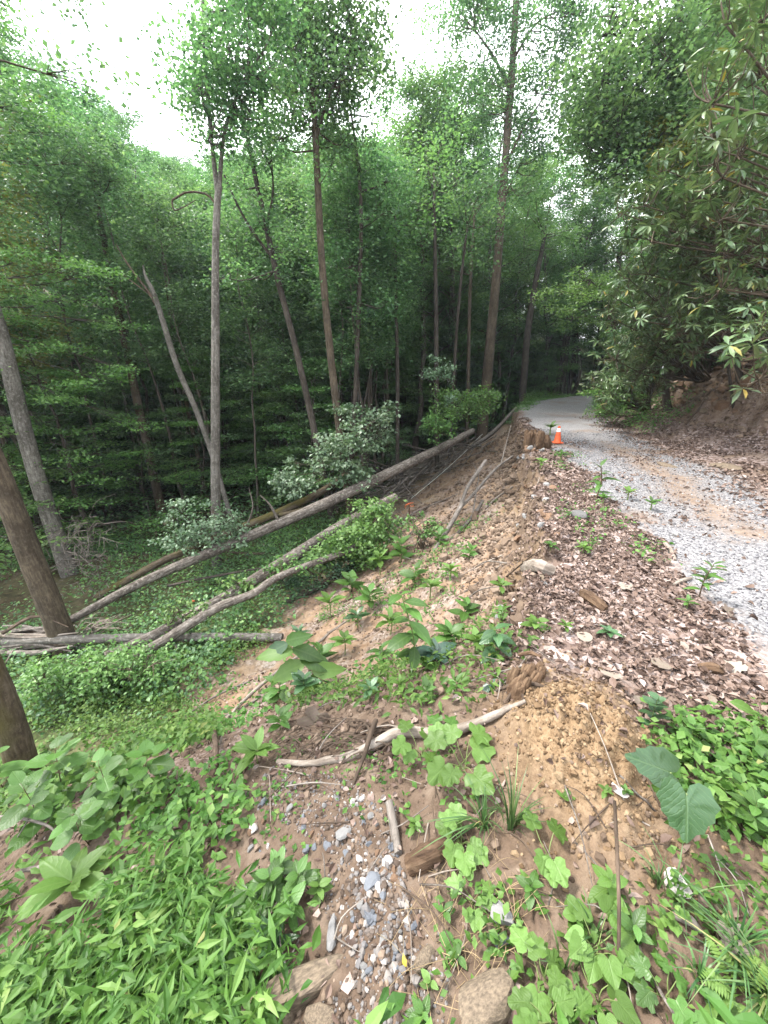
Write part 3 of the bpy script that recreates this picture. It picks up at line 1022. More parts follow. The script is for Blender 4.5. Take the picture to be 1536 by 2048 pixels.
ell = lambda cu, cv, a, b: (lambda u, v: ((u - cu) / a) ** 2 + ((v - cv) / b) ** 2 < 1)
px_tree('poplar_tree', 'tall straight pale-barked tree that forks high up, with its foot behind the long fallen log', 'tree', None,
        [(434, 1135, 28), (431, 950, 27), (431, 700, 24), (431, 520, 21), (434, 420, 20), (438, 370, 19)], 'grey_bark',
        forks=[[(436, 395, 15), (425, 300, 13), (416, 200, 12), (408, 100, 11), (404, -60, 9)],
               [(438, 380, 14), (448, 270, 11), (470, 200, 8), (492, 150, 5)]],
        clumps=blob(395, 560, 60, 290, 24, 1, ell(480, 175, 80, 120)) + blob(440, 560, -60, 90, 12, 2) + [(375, 120), (372, 190), (388, 215)],
        per=34, lsize=.12, seed=1,
        dead=[[(428, 404, 7), (412, 388, 6), (375, 384, 6), (352, 396, 6), (344, 402, 5), (347, 418, 5), (352, 421, 3)],
              [(352, 421, 3), (368, 414, 3), (392, 400, 2)], [(405, 130, 4), (385, 122, 3), (372, 112, 2), (365, 95, 1.5)], [(410, 160, 4), (380, 185, 3), (366, 215, 2)]])
px_tree('poplar_tree', 'grey mottled leaning trunk behind the near brown trunk at the left', 'tree', None,
        [(140, 1150, 44), (95, 1020, 43), (48, 860, 41), (10, 700, 39), (-30, 540, 26), (-70, 330, 23)], 'grey_bark', seed=2,
        clumps=blob(-120, -20, 100, 330, 8, 3), lsize=.13)
px_tree('oak_tree', 'thick brown bare trunk leaning over the splintered wood at the left', 'tree', None,
        [(138, 1310, 68), (112, 1240, 64), (60, 1110, 62), (8, 975, 60), (-50, 830, 58), (-120, 620, 54)], 'brown_bark', seed=3, sides=16)
px_tree('oak_tree', 'dark mossy trunk foot cut by the left edge of the picture', 'tree', None,
        [(50, 1548, 74), (22, 1450, 72), (-8, 1370, 70), (-80, 1200, 66), (-160, 1000, 62)], 'mossy_bark', seed=4, sides=16)
px_tree('young_tree', 'thin dark trunk seen between the two leaning trunks at the left', 'tree', None,
        [(72, 1095, 20), (45, 1000, 18), (15, 905, 17), (-25, 790, 16), (-60, 640, 14)], 'brown_bark', seed=5)
px_tree('oak_tree', 'tall brown leaning trunk standing left of the pale straight one', 'tree', None,
        [(326, 1035, 27), (303, 930, 25), (272, 790, 23), (245, 660, 21), (222, 560, 18), (203, 450, 15), (180, 330, 10)], 'brown_bark', seed=6,
        clumps=blob(110, 270, 240, 460, 14, 5), lsize=.15, per=36)
px_tree('broken_tree', 'broken thin trunk with a bare snapped fork leaning left', 'dead tree', 13.0,
        [(456, 1015, 14), (428, 920, 15), (392, 820, 16), (355, 735, 17), (328, 650, 16), (309, 590, 14), (292, 555, 9), (286, 530, 3)], 'grey_bark', seed=7,
        dead=[[(322, 628, 10), (300, 588, 9), (275, 555, 7), (250, 520, 5), (232, 488, 3)], [(300, 590, 4), (260, 560, 3), (240, 545, 1.5)]])
px_tree('young_tree', 'slim straight pole tree between the brown leaning trunk and the broken one', 'tree', 17.0,
        [(391, 890, 13), (372, 800, 12), (352, 700, 11), (338, 610, 9), (322, 480, 6)], 'brown_bark', seed=8, clumps=blob(270, 380, 400, 540, 7, 6), lsize=.15)
px_tree('young_tree', 'thin pale pole tree left of the tall brown leaning trunk', 'tree', 17.5,
        [(278, 950, 9), (262, 860, 9), (242, 760, 8), (228, 680, 6)], 'grey_bark', seed=9)
px_tree('oak_tree', 'dark leaning trunk with side branches rising behind the leafy bushes', 'tree', 13.5,
        [(648, 955, 22), (622, 830, 20), (590, 690, 19), (556, 560, 18), (536, 470, 17), (512, 360, 14), (488, 240, 10), (470, 160, 6)], 'dark_bark', seed=10,
        forks=[[(548, 520, 9), (510, 470, 8), (480, 420, 7), (448, 350, 6)], [(536, 440, 8), (546, 380, 6), (540, 280, 4)]],
        clumps=blob(450, 600, 150, 330, 14, 7) + blob(440, 600, 340, 560, 12, 8), per=30, lsize=.14)
px_tree('oak_tree', 'tall dark trunk carrying a dense crown against the sky at the top middle', 'tree', 13.0,
        [(692, 955, 24), (678, 850, 23), (660, 700, 22), (645, 540, 21), (637, 400, 20), (630, 250, 18), (622, 100, 14), (618, -60, 10)], 'brown_bark', seed=11,
        forks=[[(632, 280, 10), (655, 200, 8), (690, 120, 5), (705, 40, 4)], [(630, 240, 9), (600, 150, 7), (575, 80, 4)]],
        clumps=blob(520, 760, -60, 210, 52, 9, ell(640, 70, 115, 150)) + blob(560, 720, 200, 330, 9, 10), per=40, lsize=.13, cl_spread=.55)
px_tree('young_tree', 'slender dark tree just right of the tall trunk with the dense crown', 'tree', 14.5,
        [(704, 905, 15), (712, 760, 14), (718, 600, 14), (722, 440, 12), (716, 330, 9), (700, 210, 6)], 'dark_bark', seed=12,
        clumps=blob(650, 790, 190, 380, 13, 11) + blob(660, 780, 400, 620, 8, 12), lsize=.15, per=30)
px_tree('oak_tree', 'big dark trunk at the road edge rising to the top of the picture', 'tree', 22.0,
        [(970, 800, 33), (980, 690, 29), (992, 560, 26), (1003, 420, 24), (1013, 290, 22), (1024, 140, 20), (1032, 0, 18), (1040, -120, 14)], 'brown_bark', seed=13,
        forks=[[(1012, 330, 9), (1045, 260, 7), (1090, 190, 4)], [(1022, 180, 10), (985, 110, 7), (950, 60, 4)], [(1004, 420, 7), (1016, 380, 5), (1040, 330, 3)], [(1026, 120, 9), (1070, 50, 6), (1120, 20, 4)]],
        clumps=blob(890, 1200, -60, 260, 64, 13, ell(1045, 80, 155, 190)) + blob(930, 1120, 230, 430, 14, 14), per=40, lsize=.16, cl_spread=.75)
for i, (b, lab) in enumerate([
        ([(858, 880, 11), (852, 700, 10), (850, 520, 9), (856, 380, 7), (858, 240, 4)], 'thin pale pole tree standing alone in front of the forest at the middle'),
        ([(873, 790, 15), (872, 640, 14), (870, 500, 11), (868, 380, 8)], 'straight dark trunk right of the thin pale pole tree'),
        ([(936, 790, 11), (938, 660, 10), (942, 540, 9), (950, 420, 7)], 'thin brown trunk left of the big roadside trunk'),
        ([(795, 905, 12), (795, 760, 12), (792, 600, 10), (790, 430, 8)], 'dark straight trunk left of the thin pale pole tree'),
        ([(905, 800, 9), (912, 680, 9), (922, 560, 8), (935, 450, 6)], 'slim dark leaning tree between two trunks near the rope post'),
        ([(1046, 775, 20), (1056, 660, 19), (1072, 560, 16), (1090, 470, 10)], 'dark curving trunk right behind the big roadside trunk'),
        ([(1124, 765, 21), (1132, 690, 20), (1142, 610, 18), (1152, 480, 13)], 'thick black trunk beyond the end of the road'),
        ([(1142, 755, 12), (1152, 680, 12), (1158, 600, 10), (1164, 480, 7)], 'thinner black trunk close beside the thick one beyond the road'),
        ([(1187, 772, 10), (1194, 700, 10), (1202, 630, 9), (1212, 520, 6)], 'left one of three black trunks leaning together past the road end'),
        ([(1198, 770, 11), (1210, 690, 11), (1222, 615, 10), (1238, 500, 7)], 'middle one of three black trunks leaning together past the road end'),
        ([(1213, 765, 10), (1226, 690, 10), (1240, 610, 9), (1256, 520, 6)], 'right one of three black trunks leaning together past the road end'),
        ([(570, 860, 9), (566, 740, 9), (560, 640, 8), (552, 520, 5)], 'thin grey trunk in the shade left of the dark leaning tree'),
        ([(728, 870, 10), (738, 720, 10), (745, 600, 9), (750, 450, 6)], 'thin shaded trunk behind the slender dark tree')]):
    yy = [None, 19, 22, 17, 20, 27, 38, 38.5, 40, 40.5, 40, 19, 19][i]
    top = b[-1]
    px_tree('young_tree', lab, 'tree', yy, b, ['brown_bark', 'dark_bark', 'brown_bark', 'dark_bark', 'dark_bark', 'dark_bark', 'dark_bark', 'dark_bark', 'dark_bark', 'dark_bark', 'dark_bark', 'brown_bark', 'brown_bark'][i],
            seed=30 + i, clumps=blob(top[0] - 55, top[0] + 55, top[1] - 110, top[1] + 110, 7 if i else 10, 40 + i), lsize=.2 if (yy or 20) > 16 else .13, per=26, lmat='bright_leaf' if i % 2 else 'forest_leaf', cl_spread=.5 if (yy or 20) < 16 else .8)

# layered maples and the yellowish tree at the left
lay = []
for sd_, Ht, nb, bl in ((61, 9.5, 34, 2.7), (62, 7.5, 28, 2.4)):
    w_, l_ = grow(sd_, Ht, .09, .12, nb, bl, .10, 7, 30, .27, .10, flat=.12, leafj=.22, topshape='cone', sides=7, droop=.12)
    lay.append(tree_proto('maple_tree', 'tall maple with flat layered sprays of light green leaves at the far left', 'tree', None, w_, l_, 'dark_bark', 'cover_leaf'))
for (x, y, k, sc, lab) in [(-11.2, 9.2, 0, 1.0, 'tall maple with flat layered sprays of light green leaves at the far left'),
                           (-10.2, 12.5, 1, 1.05, 'shorter layered maple behind the grey leaning trunk'),
                           (-14.0, 12.0, 0, 1.15, 'large layered maple half hidden behind the light green one at the left'),
                           (-6.6, 15.5, 1, .9, 'layered maple between the tall brown trunk and the broken tree')]:
    put(lay[k], USED, x, y, rs.uniform(0, 6), sc, lab)
mp = [(60, 590), (125, 605), (20, 640), (95, 700), (160, 695), (205, 640), (55, 780), (135, 805), (205, 765), (100, 865), (180, 905), (55, 930), (235, 735), (140, 540), (40, 520), (10, 560), (190, 560), (20, 860), (150, 960), (90, 1000), (240, 840), (30, 1010)]
px_tree('maple_tree', 'light green maple whose flat sprays reach into the clearing at the left edge', 'tree', 12.5,
        [(-40, 1060, 20), (-62, 900, 19), (-85, 740, 17), (-105, 600, 14), (-120, 480, 9)], 'dark_bark', clumps=[(u, v, -1.2 + .0022 * u) for u, v in mp], per=46, lsize=.115, seed=90, lmat='cover_leaf', cl_spread=.62, flat=.2)
w_, l_ = grow(63, 12.5, .14, .42, 30, 3.0, .30, 6, 30, .40, .11, flat=.45, leafj=.4, sides=8)
yt = tree_proto('hemlock_tree', 'yellowish green tree with feathery rounded crown at the upper left', 'tree', None, w_, l_, 'dark_bark', 'yellow_leaf')
put(yt, USED, -12.6, 13.2, 1.0, 1.0)
yt2 = put(yt, USED, -15.5, 15.0, 3.0, 1.05, 'second yellowish green tree at the left edge beside the feathery one')

# ------------------------------------------------------------------ fallen trunks and branches
def proj(P):
    P = np.asarray(P, float)
    dz = P[..., 2] - CAM_H
    D = P[..., 1] * math.cos(PITCH) - dz * math.sin(PITCH)
    U = P[..., 1] * math.sin(PITCH) + dz * math.cos(PITCH)
    D = np.where(D > .05, D, np.nan)
    return 768 + FPX * P[..., 0] / D, 1024 - FPX * U / D, D


def path_pts(pts, n):
    """(u, v, D, width px): D None = lying on the ground there"""
    P = []
    for u, v, D, wpx in pts:
        if D is None or D <= .2:
            p = ground(u, v)
            d = unit(ray(u, v))
            DD = p[1] * math.cos(PITCH) - (p[2] - CAM_H) * math.sin(PITCH)
            r = wpx * DD / FPX / 2
            p = p + np.array([0, 0, r * .75 - (D or 0.0)])
        else:
            p = at(u, v, D); r = wpx * D / FPX / 2
        P.append([*p, r])
    S = smooth_path(P, n)
    low = min((d or 0.0) for _u, _v, d, _w in pts)
    if all(d is None or d <= .2 for _u, _v, d, _w in pts):
        S[:, 2] = np.maximum(S[:, 2], H(S[:, 0], S[:, 1]) + S[:, 3] * .55)
    return S


def log(name, label, cat, pts, bark, n=24, sides=10, branches=(), group=None, bump=.05, seed=0):
    rs = np.random.RandomState(900 + seed)
    kw = .68 if name not in ('fallen_tree', 'wood_chunk') else 1.0
    pts = [(u, v, D, wpx * kw) for u, v, D, wpx in pts]
    branches = [[(u, v, D, wpx * kw) for u, v, D, wpx in b] for b in branches]
    S = path_pts(pts, n)
    e = thing(name, label, cat, tuple(S[0, :3]), group)
    mb = MB(); add_tube(mb, S[:, :3], S[:, 3], sides, bump, rs)
    main = {'fallen_tree': 'trunk', 'fallen_log': 'trunk'}.get(name, 'stem')
    mb.build(main, M[bark], e, smooth=name != 'wood_chunk')
    for b in branches:
        B = path_pts(b, 12)
        mb = MB(); add_tube(mb, B[:, :3], B[:, 3], max(5, sides - 4), bump, rs)
        mb.build('branch', M[bark], e, smooth=True)
    return e


log('fallen_tree', 'long straight fallen trunk, mossy lower end, reaching from the road edge past the pale tree', 'fallen tree',
    [(138, 1242, 8.0, 15), (300, 1157, 8.8, 18), (470, 1085, 9.8, 20), (640, 1012, 11, 21), (760, 955, 12, 20), (880, 897, 14, 17), (945, 862, 15.6, 12)], 'log_bark', 40, 14,
    branches=[[(560, 1048, 10.4, 6), (540, 1010, 10.2, 4), (520, 990, 10, 2)], [(480, 1078, 9.9, 5), (505, 1020, 9.7, 3), (498, 975, 9.6, 1.5)]], seed=1)
log('fallen_tree', 'thinner fallen trunk lying behind the long straight one and parallel to it', 'fallen tree',
    [(190, 1196, 9.4, 13), (330, 1120, 10.2, 14), (470, 1060, 11, 15), (545, 1030, 11.6, 15), (640, 985, 12.5, 14), (725, 930, 13.5, 11)], 'mossy_bark', 30, 10,
    branches=[[(560, 1030, 11.6, 9), (600, 1020, 11.4, 8), (660, 1000, 11.3, 6)]], seed=2)
log('fallen_tree', 'thick furrowed fallen trunk with vines, ending in the leaves under the horizontal log', 'fallen tree',
    [(212, 1312, 6.7, 18), (300, 1275, 7.0, 22), (375, 1236, 7.4, 23), (460, 1190, 7.9, 24), (530, 1147, 8.4, 24), (600, 1104, 9.0, 24), (690, 1048, 10.0, 22), (790, 996, 11.2, 20)], 'log_bark', 36, 14, seed=3)
log('fallen_tree', 'smooth pale fallen stem curving alongside the furrowed trunk', 'fallen tree',
    [(270, 1312, 6.6, 17), (330, 1280, 6.8, 20), (392, 1240, 7.0, 20), (450, 1208, 7.3, 18), (505, 1188, 7.6, 16), (545, 1160, 7.9, 15), (595, 1138, 8.2, 13), (660, 1115, 8.7, 14), (722, 1088, 9.2, 12)], 'log_bark', 36, 12, bump=.07, seed=4)
log('fallen_log', 'horizontal lichen-speckled log crossing the lower left from the splintered wood to the slope', 'log',
    [(-40, 1284, 7.5, 21), (80, 1280, 7.35, 23), (250, 1276, 7.15, 25), (420, 1274, 7.05, 25), (565, 1275, 6.95, 24)], 'grey_bark', 30, 14, seed=5,
    branches=[[(352, 1290, 7.0, 4), (362, 1330, 6.7, 3), (420, 1350, 6.5, 1.5)]])
log('fallen_tree', 'dark half-buried trunk in the shade below the vine-covered one', 'fallen tree',
    [(575, 1210, 0.0, 13), (660, 1165, 0.0, 14), (720, 1125, 0.0, 12)], 'dark_bark', 16, 9, seed=6)
log('fallen_log', 'short dark log lying among the shrubs right of the pale tree', 'log',
    [(455, 1105, 11.5, 9), (495, 1108, 11.4, 9), (530, 1107, 11.3, 8)], 'brown_bark', 12, 8, seed=7)
log('fallen_branch', 'dark thin fallen branch under the long mossy trunk', 'branch',
    [(335, 1172, 9.3, 8), (390, 1160, 9.4, 8), (470, 1145, 9.6, 7), (530, 1135, 9.8, 5)], 'dark_bark', 16, 7, seed=8)
# the tangle at the head of the slide
for i, (pts, lab) in enumerate([
        ([(1032, 818, 0.0, 9), (985, 868, 0.0, 12), (930, 905, 0.0, 13), (880, 935, 0.0, 12), (820, 958, 0.0, 10), (785, 975, 0.0, 7)], 'long grey stem lying along the upper edge of the bare slope below the road edge'),
        ([(958, 852, -.5, 15), (930, 872, -.5, 16), (905, 888, -.4, 17), (885, 905, -.3, 14)], 'short stout grey log heaped on the tangle at the head of the slide'),
        ([(960, 880, -.2, 8), (915, 905, -.2, 9), (860, 935, -.2, 10), (810, 960, -.2, 9), (770, 1000, -.1, 7)], 'pale brown fallen stem below the long grey one'),
        ([(965, 905, 0.0, 5), (925, 920, 0.0, 5), (895, 942, -.05, 4), (845, 975, 0.0, 3)], 'thin forked bough on the soil beside the tangle'),
        ([(905, 890, -.7, 6), (880, 925, -.4, 6), (850, 955, -.2, 5)], 'leaning broken bough propped in the tangle'),
        ([(895, 1000, 0.0, 4), (860, 1010, 0.0, 6), (835, 1035, 0.0, 6), (800, 1060, 0.0, 5)], 'crooked dark root lying on the upper slope')]):
    log('fallen_branch', lab, 'branch', pts, ['grey_wood', 'grey_bark', 'log_bark', 'grey_wood', 'pale_wood', 'dark_wood'][i], 24, 8, seed=10 + i)
rs = np.random.RandomState(77)
for i in range(26):
    u = rs.uniform(790, 960); v = 1330 - .55 * u + rs.normal(0, 16) + 60
    p = ground(u, v); a = rs.uniform(-.4, .5); L = rs.uniform(1.2, 3.2)
    q = p + np.array([L * math.cos(a + 2.6), L * math.sin(a + 2.6), 0]); q[2] = float(H(q[0], q[1])) + rs.uniform(.1, .8)
    m = (p + q) / 2 + rs.normal(0, .1, 3)
    mb = MB(); add_tube(mb, smooth_path([p, m, q], 8), np.linspace(.05, .012, 8), 5)
    o = mb.build('twig', M['grey_wood'], None, True)
    tag(o, 'thin bare grey twig in the heap of fallen branches at the head of the slide', 'twig', 'twigs of the branch heap')
e = thing('brush_heap', 'dark heap of broken boughs along the upper edge of the bare slope', 'branch heap', tuple(ground(900, 915)))
mb = MB()
for i in range(150):
    f = rs.uniform(0, 1)
    u, v = 985 - 235 * f + rs.normal(0, 14), 868 + 135 * f + rs.normal(0, 14)
    p = ground(u, v); p[2] += rs.uniform(.02, .7)
    d = unit(np.array([-.72, -.55, -.28]) + rs.normal(0, .4, 3)); L = rs.uniform(1.0, 4.0)
    q = p + d * L
    q[2] = max(q[2], float(H(q[0], q[1])) + .03)
    r_ = rs.uniform(.018, .06)
    add_tube(mb, smooth_path([p, (p + q) / 2 + rs.normal(0, .09, 3), q], 6), np.linspace(r_, r_ * .3, 6), 5, cap=False)
tag(mb.build('boughs', M['log_bark'], e, True), kind='stuff')
# forked dead branch standing on the bare slope
b0 = ground(868, 1100); D0 = float(proj(b0)[2])
log('dead_branch', 'forked bare dead branch sticking up from the middle of the bare slope', 'branch',
    [(868, 1103, D0, 13), (902, 1048, D0 + .25, 15), (924, 1008, D0 + .5, 14)], 'grey_wood', 14, 9, seed=20, bump=.1,
    branches=[[(922, 1012, D0 + .5, 12), (935, 975, D0 + .6, 11), (955, 945, D0 + .7, 11), (972, 920, D0 + .8, 9)],
              [(920, 1016, D0 + .48, 11), (950, 985, D0 + .9, 10), (975, 955, D0 + 1.3, 9), (1000, 930, D0 + 1.8, 8), (1026, 912, D0 + 2.2, 6)],
              [(902, 1080, D0 + .2, 8), (935, 1045, D0 + .5, 10), (958, 1015, D0 + .8, 11), (966, 1000, D0 + .9, 9)],
              [(1002, 928, D0 + 1.8, 4), (1012, 890, D0 + 1.9, 3), (1022, 850, D0 + 2.0, 1.5)],
              [(946, 1030, D0 + .7, 6), (952, 985, D0 + .8, 4), (957, 950, D0 + .9, 3), (945, 925, D0 + .9, 2)]])
log('fallen_branch', 'thin pale stick lying down the slope right of the forked branch', 'stick',
    [(1026, 974, 0.0, 5), (990, 1000, 0.0, 6), (960, 1030, 0.0, 5)], 'pale_wood', 10, 6, seed=21)
log('fallen_branch', 'dark stick on the soil at the foot of the vine-covered trunk', 'stick',
    [(752, 1118, 0.0, 6), (785, 1075, 0.0, 8), (812, 1045, 0.0, 5)], 'grey_wood', 10, 6, seed=22)
# branches of the near slope
log('fallen_log', 'curved grey bark-stripped branch lying across the near slope to the sandy mound', 'log',
    [(556, 1526, 0.0, 14), (620, 1530, 0.0, 18), (690, 1522, -.005, 25), (745, 1500, -.01, 30), (800, 1476, -.02, 32), (870, 1478, -.02, 30), (930, 1466, -.02, 27), (990, 1440, -.02, 22), (1050, 1411, -.02, 12)], 'pale_wood', 40, 12, bump=.08, seed=23)
log('root', 'forked dark root standing over the curved grey branch', 'root',
    [(703, 1578, 0.0, 9), (728, 1530, -.05, 12), (742, 1495, -.09, 16), (752, 1457, -.05, 14)], 'dark_wood', 14, 8, seed=24,
    branches=[[(742, 1492, -.09, 9), (735, 1470, -.06, 8), (728, 1455, -.02, 6)], [(728, 1528, -.05, 7), (715, 1512, -.03, 6), (690, 1500, 0.0, 4)]])
log('fallen_branch', 'long thin arching stick running down the slope from the wilted plant', 'stick',
    [(700, 1240, 0.0, 6), (640, 1290, -.05, 8), (575, 1345, -.12, 10), (500, 1405, -.1, 11), (456, 1445, -.03, 10), (440, 1490, 0.0, 7)], 'pale_wood', 24, 7, seed=25)
log('fallen_branch', 'straight grey stick beneath the arching one on the left slope', 'stick',
    [(520, 1395, 0.0, 5), (430, 1460, -.03, 8), (310, 1535, -.03, 9), (225, 1590, 0.0, 6)], 'grey_wood', 16, 7, seed=26)
log('fallen_branch', 'slender bent twig high on the left slope beside the bare soil', 'stick',
    [(500, 1363, 0.0, 5), (430, 1400, -.05, 6), (340, 1455, 0.0, 4)], 'grey_wood', 12, 6, seed=27)
log('stick', 'short grey weathered wood piece standing in the gravel under the plants', 'wood piece',
    [(797, 1712, 0.0, 24), (788, 1670, -.02, 26), (778, 1622, -.05, 22)], 'grey_wood', 10, 9, seed=28, bump=.14)
log('stick', 'thin black upright stick among the pointed leaves at the lower right', 'stick',
    [(1235, 1960, 0.0, 9), (1222, 1880, -.12, 10), (1208, 1820, -.22, 10), (1192, 1742, -.33, 8)], 'dark_wood', 14, 7, seed=29)
log('stick', 'long pale thin twig lying at the bottom right beside the black one', 'stick',
    [(1340, 2040, -.03, 9), (1310, 1980, -.02, 10), (1280, 1900, 0.0, 9), (1262, 1830, 0.0, 5)], 'log_bark', 14, 6, seed=30)
log('stick', 'dark twig slanting across the soil at the bottom right', 'stick',
    [(1130, 1875, 0.0, 8), (1200, 1925, 0.0, 9), (1280, 1990, 0.0, 10), (1330, 2050, 0.0, 8)], 'dark_wood', 14, 6, seed=31)
log('stick', 'grey mossy limb piece lying by the white rock at the lower right', 'wood piece',
    [(1348, 1835, 0.0, 20), (1372, 1852, -.02, 26), (1398, 1864, 0.0, 18)], 'grey_wood', 8, 9, seed=32, bump=.12)
log('stick', 'broken grey twig poking in from the left edge above the long-leaved seedling', 'stick',
    [(-10, 1676, -.22, 8), (60, 1680, -.2, 9), (105, 1685, -.16, 8), (125, 1694, -.12, 4)], 'grey_wood', 10, 6, seed=33,
    branches=[[(75, 1682, -.2, 5), (50, 1705, -.15, 4), (25, 1725, -.1, 2)]])
log('stick', 'short grey branch end under the long-leaved seedling', 'stick',
    [(50, 1753, -.05, 13), (100, 1748, -.05, 14), (145, 1742, -.02, 9)], 'grey_wood', 8, 7, seed=34)
log('stick', 'brown broken root stub at the upper left of the gravel', 'root',
    [(432, 1550, 0.0, 14), (434, 1500, -.08, 17), (428, 1465, -.15, 13)], 'dark_wood', 10, 8, seed=35, bump=.15)
log('stick', 'long thin twig leaning on the sandy mound beside the broad dark leaf', 'stick',
    [(1225, 1542, 0.0, 6), (1275, 1595, -.01, 7), (1312, 1625, 0.0, 6)], 'log_bark', 10, 6, seed=36)
log('stick', 'pale weathered stick on the leaf litter at the road edge', 'stick',
    [(1325, 1085, 0.0, 11), (1340, 1105, -.01, 13), (1350, 1122, 0.0, 8)], 'pale_wood', 8, 7, seed=37)
log('stick', 'second pale weathered stick nearer the camera on the leaf litter', 'stick',
    [(1345, 1172, 0.0, 10), (1365, 1165, -.01, 12), (1382, 1158, 0.0, 8)], 'pale_wood', 8, 7, seed=38)
log('stick', 'thin brown branch lying on the litter at the right below the road', 'stick',
    [(1365, 1283, 0.0, 7), (1400, 1286, 0.0, 8), (1440, 1284, 0.0, 5)], 'dark_wood', 8, 6, seed=39)
log('stick', 'bleached branch sticking out of the bank toe beside the green shrubs', 'stick',
    [(1225, 845, 0.0, 4), (1250, 828, -.1, 5), (1275, 808, -.2, 4)], 'pale_wood', 8, 6, seed=40)
log('stick', 'bent root hanging out of the right soil bank', 'root',
    [(1372, 850, 0.0, 5), (1400, 815, -.05, 6), (1422, 785, -.05, 4)], 'dark_wood', 8, 6, seed=41)
G_ = 'thin twigs scattered on the near slope'
rs = np.random.RandomState(78)
for (u, v) in blob(520, 1000, 1400, 1900, 34, 201) + blob(1050, 1500, 1560, 2040, 22, 202) + blob(880, 1060, 1260, 1400, 10, 203) + blob(700, 1050, 1000, 1200, 18, 204):
    p = ground(u, v); D = float(proj(p)[2]); L = rs.uniform(.08, .2) * D; a = rs.uniform(0, 6.28)
    q = p + np.array([L * math.cos(a), L * math.sin(a), 0]); q[2] = float(H(q[0], q[1])) + .02 * D
    m = (p + q) / 2 + rs.normal(0, .06 * L, 3); m[2] += .02
    mb = MB(); add_tube(mb, smooth_path([p + [0, 0, .004], m, q], 7), np.linspace(.0024, .001, 7) * D, 5)
    tag(mb.build('twig', M[['log_bark', 'dark_wood', 'grey_wood', 'pale_wood'][rs.randint(4)]], None, True), 'thin bare twig lying on the soil of the slope', 'twig', G_)

# splintered wood at the left edge
e = thing('splintered_wood', 'splintered pale and brown wood of a shattered trunk at the left edge', 'broken wood', tuple(at(60, 1300, 7.6)))
rs = np.random.RandomState(79)
for i in range(26):
    v0 = rs.uniform(1258, 1335); u0 = rs.uniform(-60, 30); L = rs.uniform(90, 240)
    D = 7.5 + rs.uniform(-.15, .5)
    bow = rs.normal(0, 9)
    P = smooth_path([[*at(u0, v0, D), .045], [*at(u0 + L * .5, v0 + bow - 4, D - .1), .04], [*at(u0 + L, v0 + bow * .3 + rs.normal(0, 9), D - .2), .012]], 8)
    mb = MB(); add_tube(mb, P[:, :3] , P[:, 3] * rs.uniform(.5, 1.2), 5, .25, rs)
    mb.build('splinter', M[['pale_wood', 'dark_wood', 'log_bark', 'grey_wood'][rs.randint(4)]], e)
log('fallen_branch', 'arched grey bough rising over the splintered wood', 'branch',
    [(5, 1252, 7.9, 5), (45, 1252, 7.8, 8), (80, 1262, 7.7, 12), (105, 1275, 7.6, 12)], 'grey_wood', 12, 8, seed=50)
log('wood_chunk', 'pale pinkish chunk of fresh wood behind the near brown trunk', 'wood piece',
    [(92, 1258, 7.75, 12), (102, 1262, 7.65, 20), (112, 1275, 7.6, 20)], 'pale_wood', 6, 8, seed=51, bump=.15)
log('stick', 'broken slat leaning on the splintered wood at the left edge', 'stick', [(5, 1335, 7.2, 4), (16, 1318, 7.2, 5), (27, 1298, 7.3, 4)], 'pale_wood', 6, 5, seed=52)
# dead brush by the grey leaning trunk
e = thing('dead_brush', 'tangle of dead brown brush at the foot of the grey leaning trunk', 'dead brush', tuple(ground(160, 1160)))
mb = MB()
for i in range(150):
    c = at(rs.normal(165, 30), rs.normal(1105, 42), 9.3 + rs.normal(0, .3))
    d = unit(rs.normal(0, 1, 3) + [0, 0, .2]) * rs.uniform(.25, .7)
    add_tube(mb, smooth_path([c, c + d * .5 + rs.normal(0, .09, 3), c + d], 6), np.linspace(.009, .003, 6), 4, cap=False)
tag(mb.build('branches', M['log_bark'], e), kind='stuff')
e = thing('dead_brush', 'bare pale dead twigs behind the horizontal log', 'dead brush', tuple(ground(225, 1268)))
mb = MB()
for i in range(26):
    a0 = at(rs.uniform(150, 210), rs.uniform(1255, 1275), 7.9)
    a1 = at(rs.uniform(190, 275), rs.uniform(1222, 1262), 7.9 + rs.normal(0, .25))
    add_tube(mb, smooth_path([a0, (a0 + a1) / 2 + rs.normal(0, .08, 3) + [0, 0, .08], a1], 7), np.linspace(.012, .003, 7), 4, cap=False)
tag(mb.build('branches', M['pale_wood'], e), kind='stuff')
e = thing('dead_brush', 'grey wiry brush where the vine-covered trunk meets the slope', 'dead brush', tuple(ground(770, 1060)))
mb = MB()
for i in range(90):
    c = ground(rs.uniform(740, 815), rs.uniform(1020, 1085)); c[2] += rs.uniform(.05, .5)
    d = unit(rs.normal(0, 1, 3) * [1, 1, .5] + [-.5, -.3, -.1]) * rs.uniform(.4, 1.1)
    add_tube(mb, smooth_path([c, c + d * .5 + rs.normal(0, .09, 3), c + d], 6), np.linspace(.009, .003, 6), 4, cap=False)
tag(mb.build('branches', M['grey_wood'], e), kind='stuff')
e = thing('root_mat', 'dark mat of fine exposed roots above the curved grey branch', 'roots', tuple(ground(700, 1470)))
mb = MB()
for i in range(70):
    u0, v0 = rs.uniform(590, 800), rs.uniform(1440, 1510)
    a0 = ground(u0, v0, .01); a1 = ground(u0 - rs.uniform(20, 90), v0 + rs.uniform(-15, 50), .015)
    add_tube(mb, smooth_path([a0, (a0 + a1) / 2 + [0, 0, rs.uniform(.01, .05)] + rs.normal(0, .01, 3), a1], 6), np.linspace(.006, .002, 6), 4, cap=False)
tag(mb.build('roots', M['dark_wood'], e), kind='stuff')


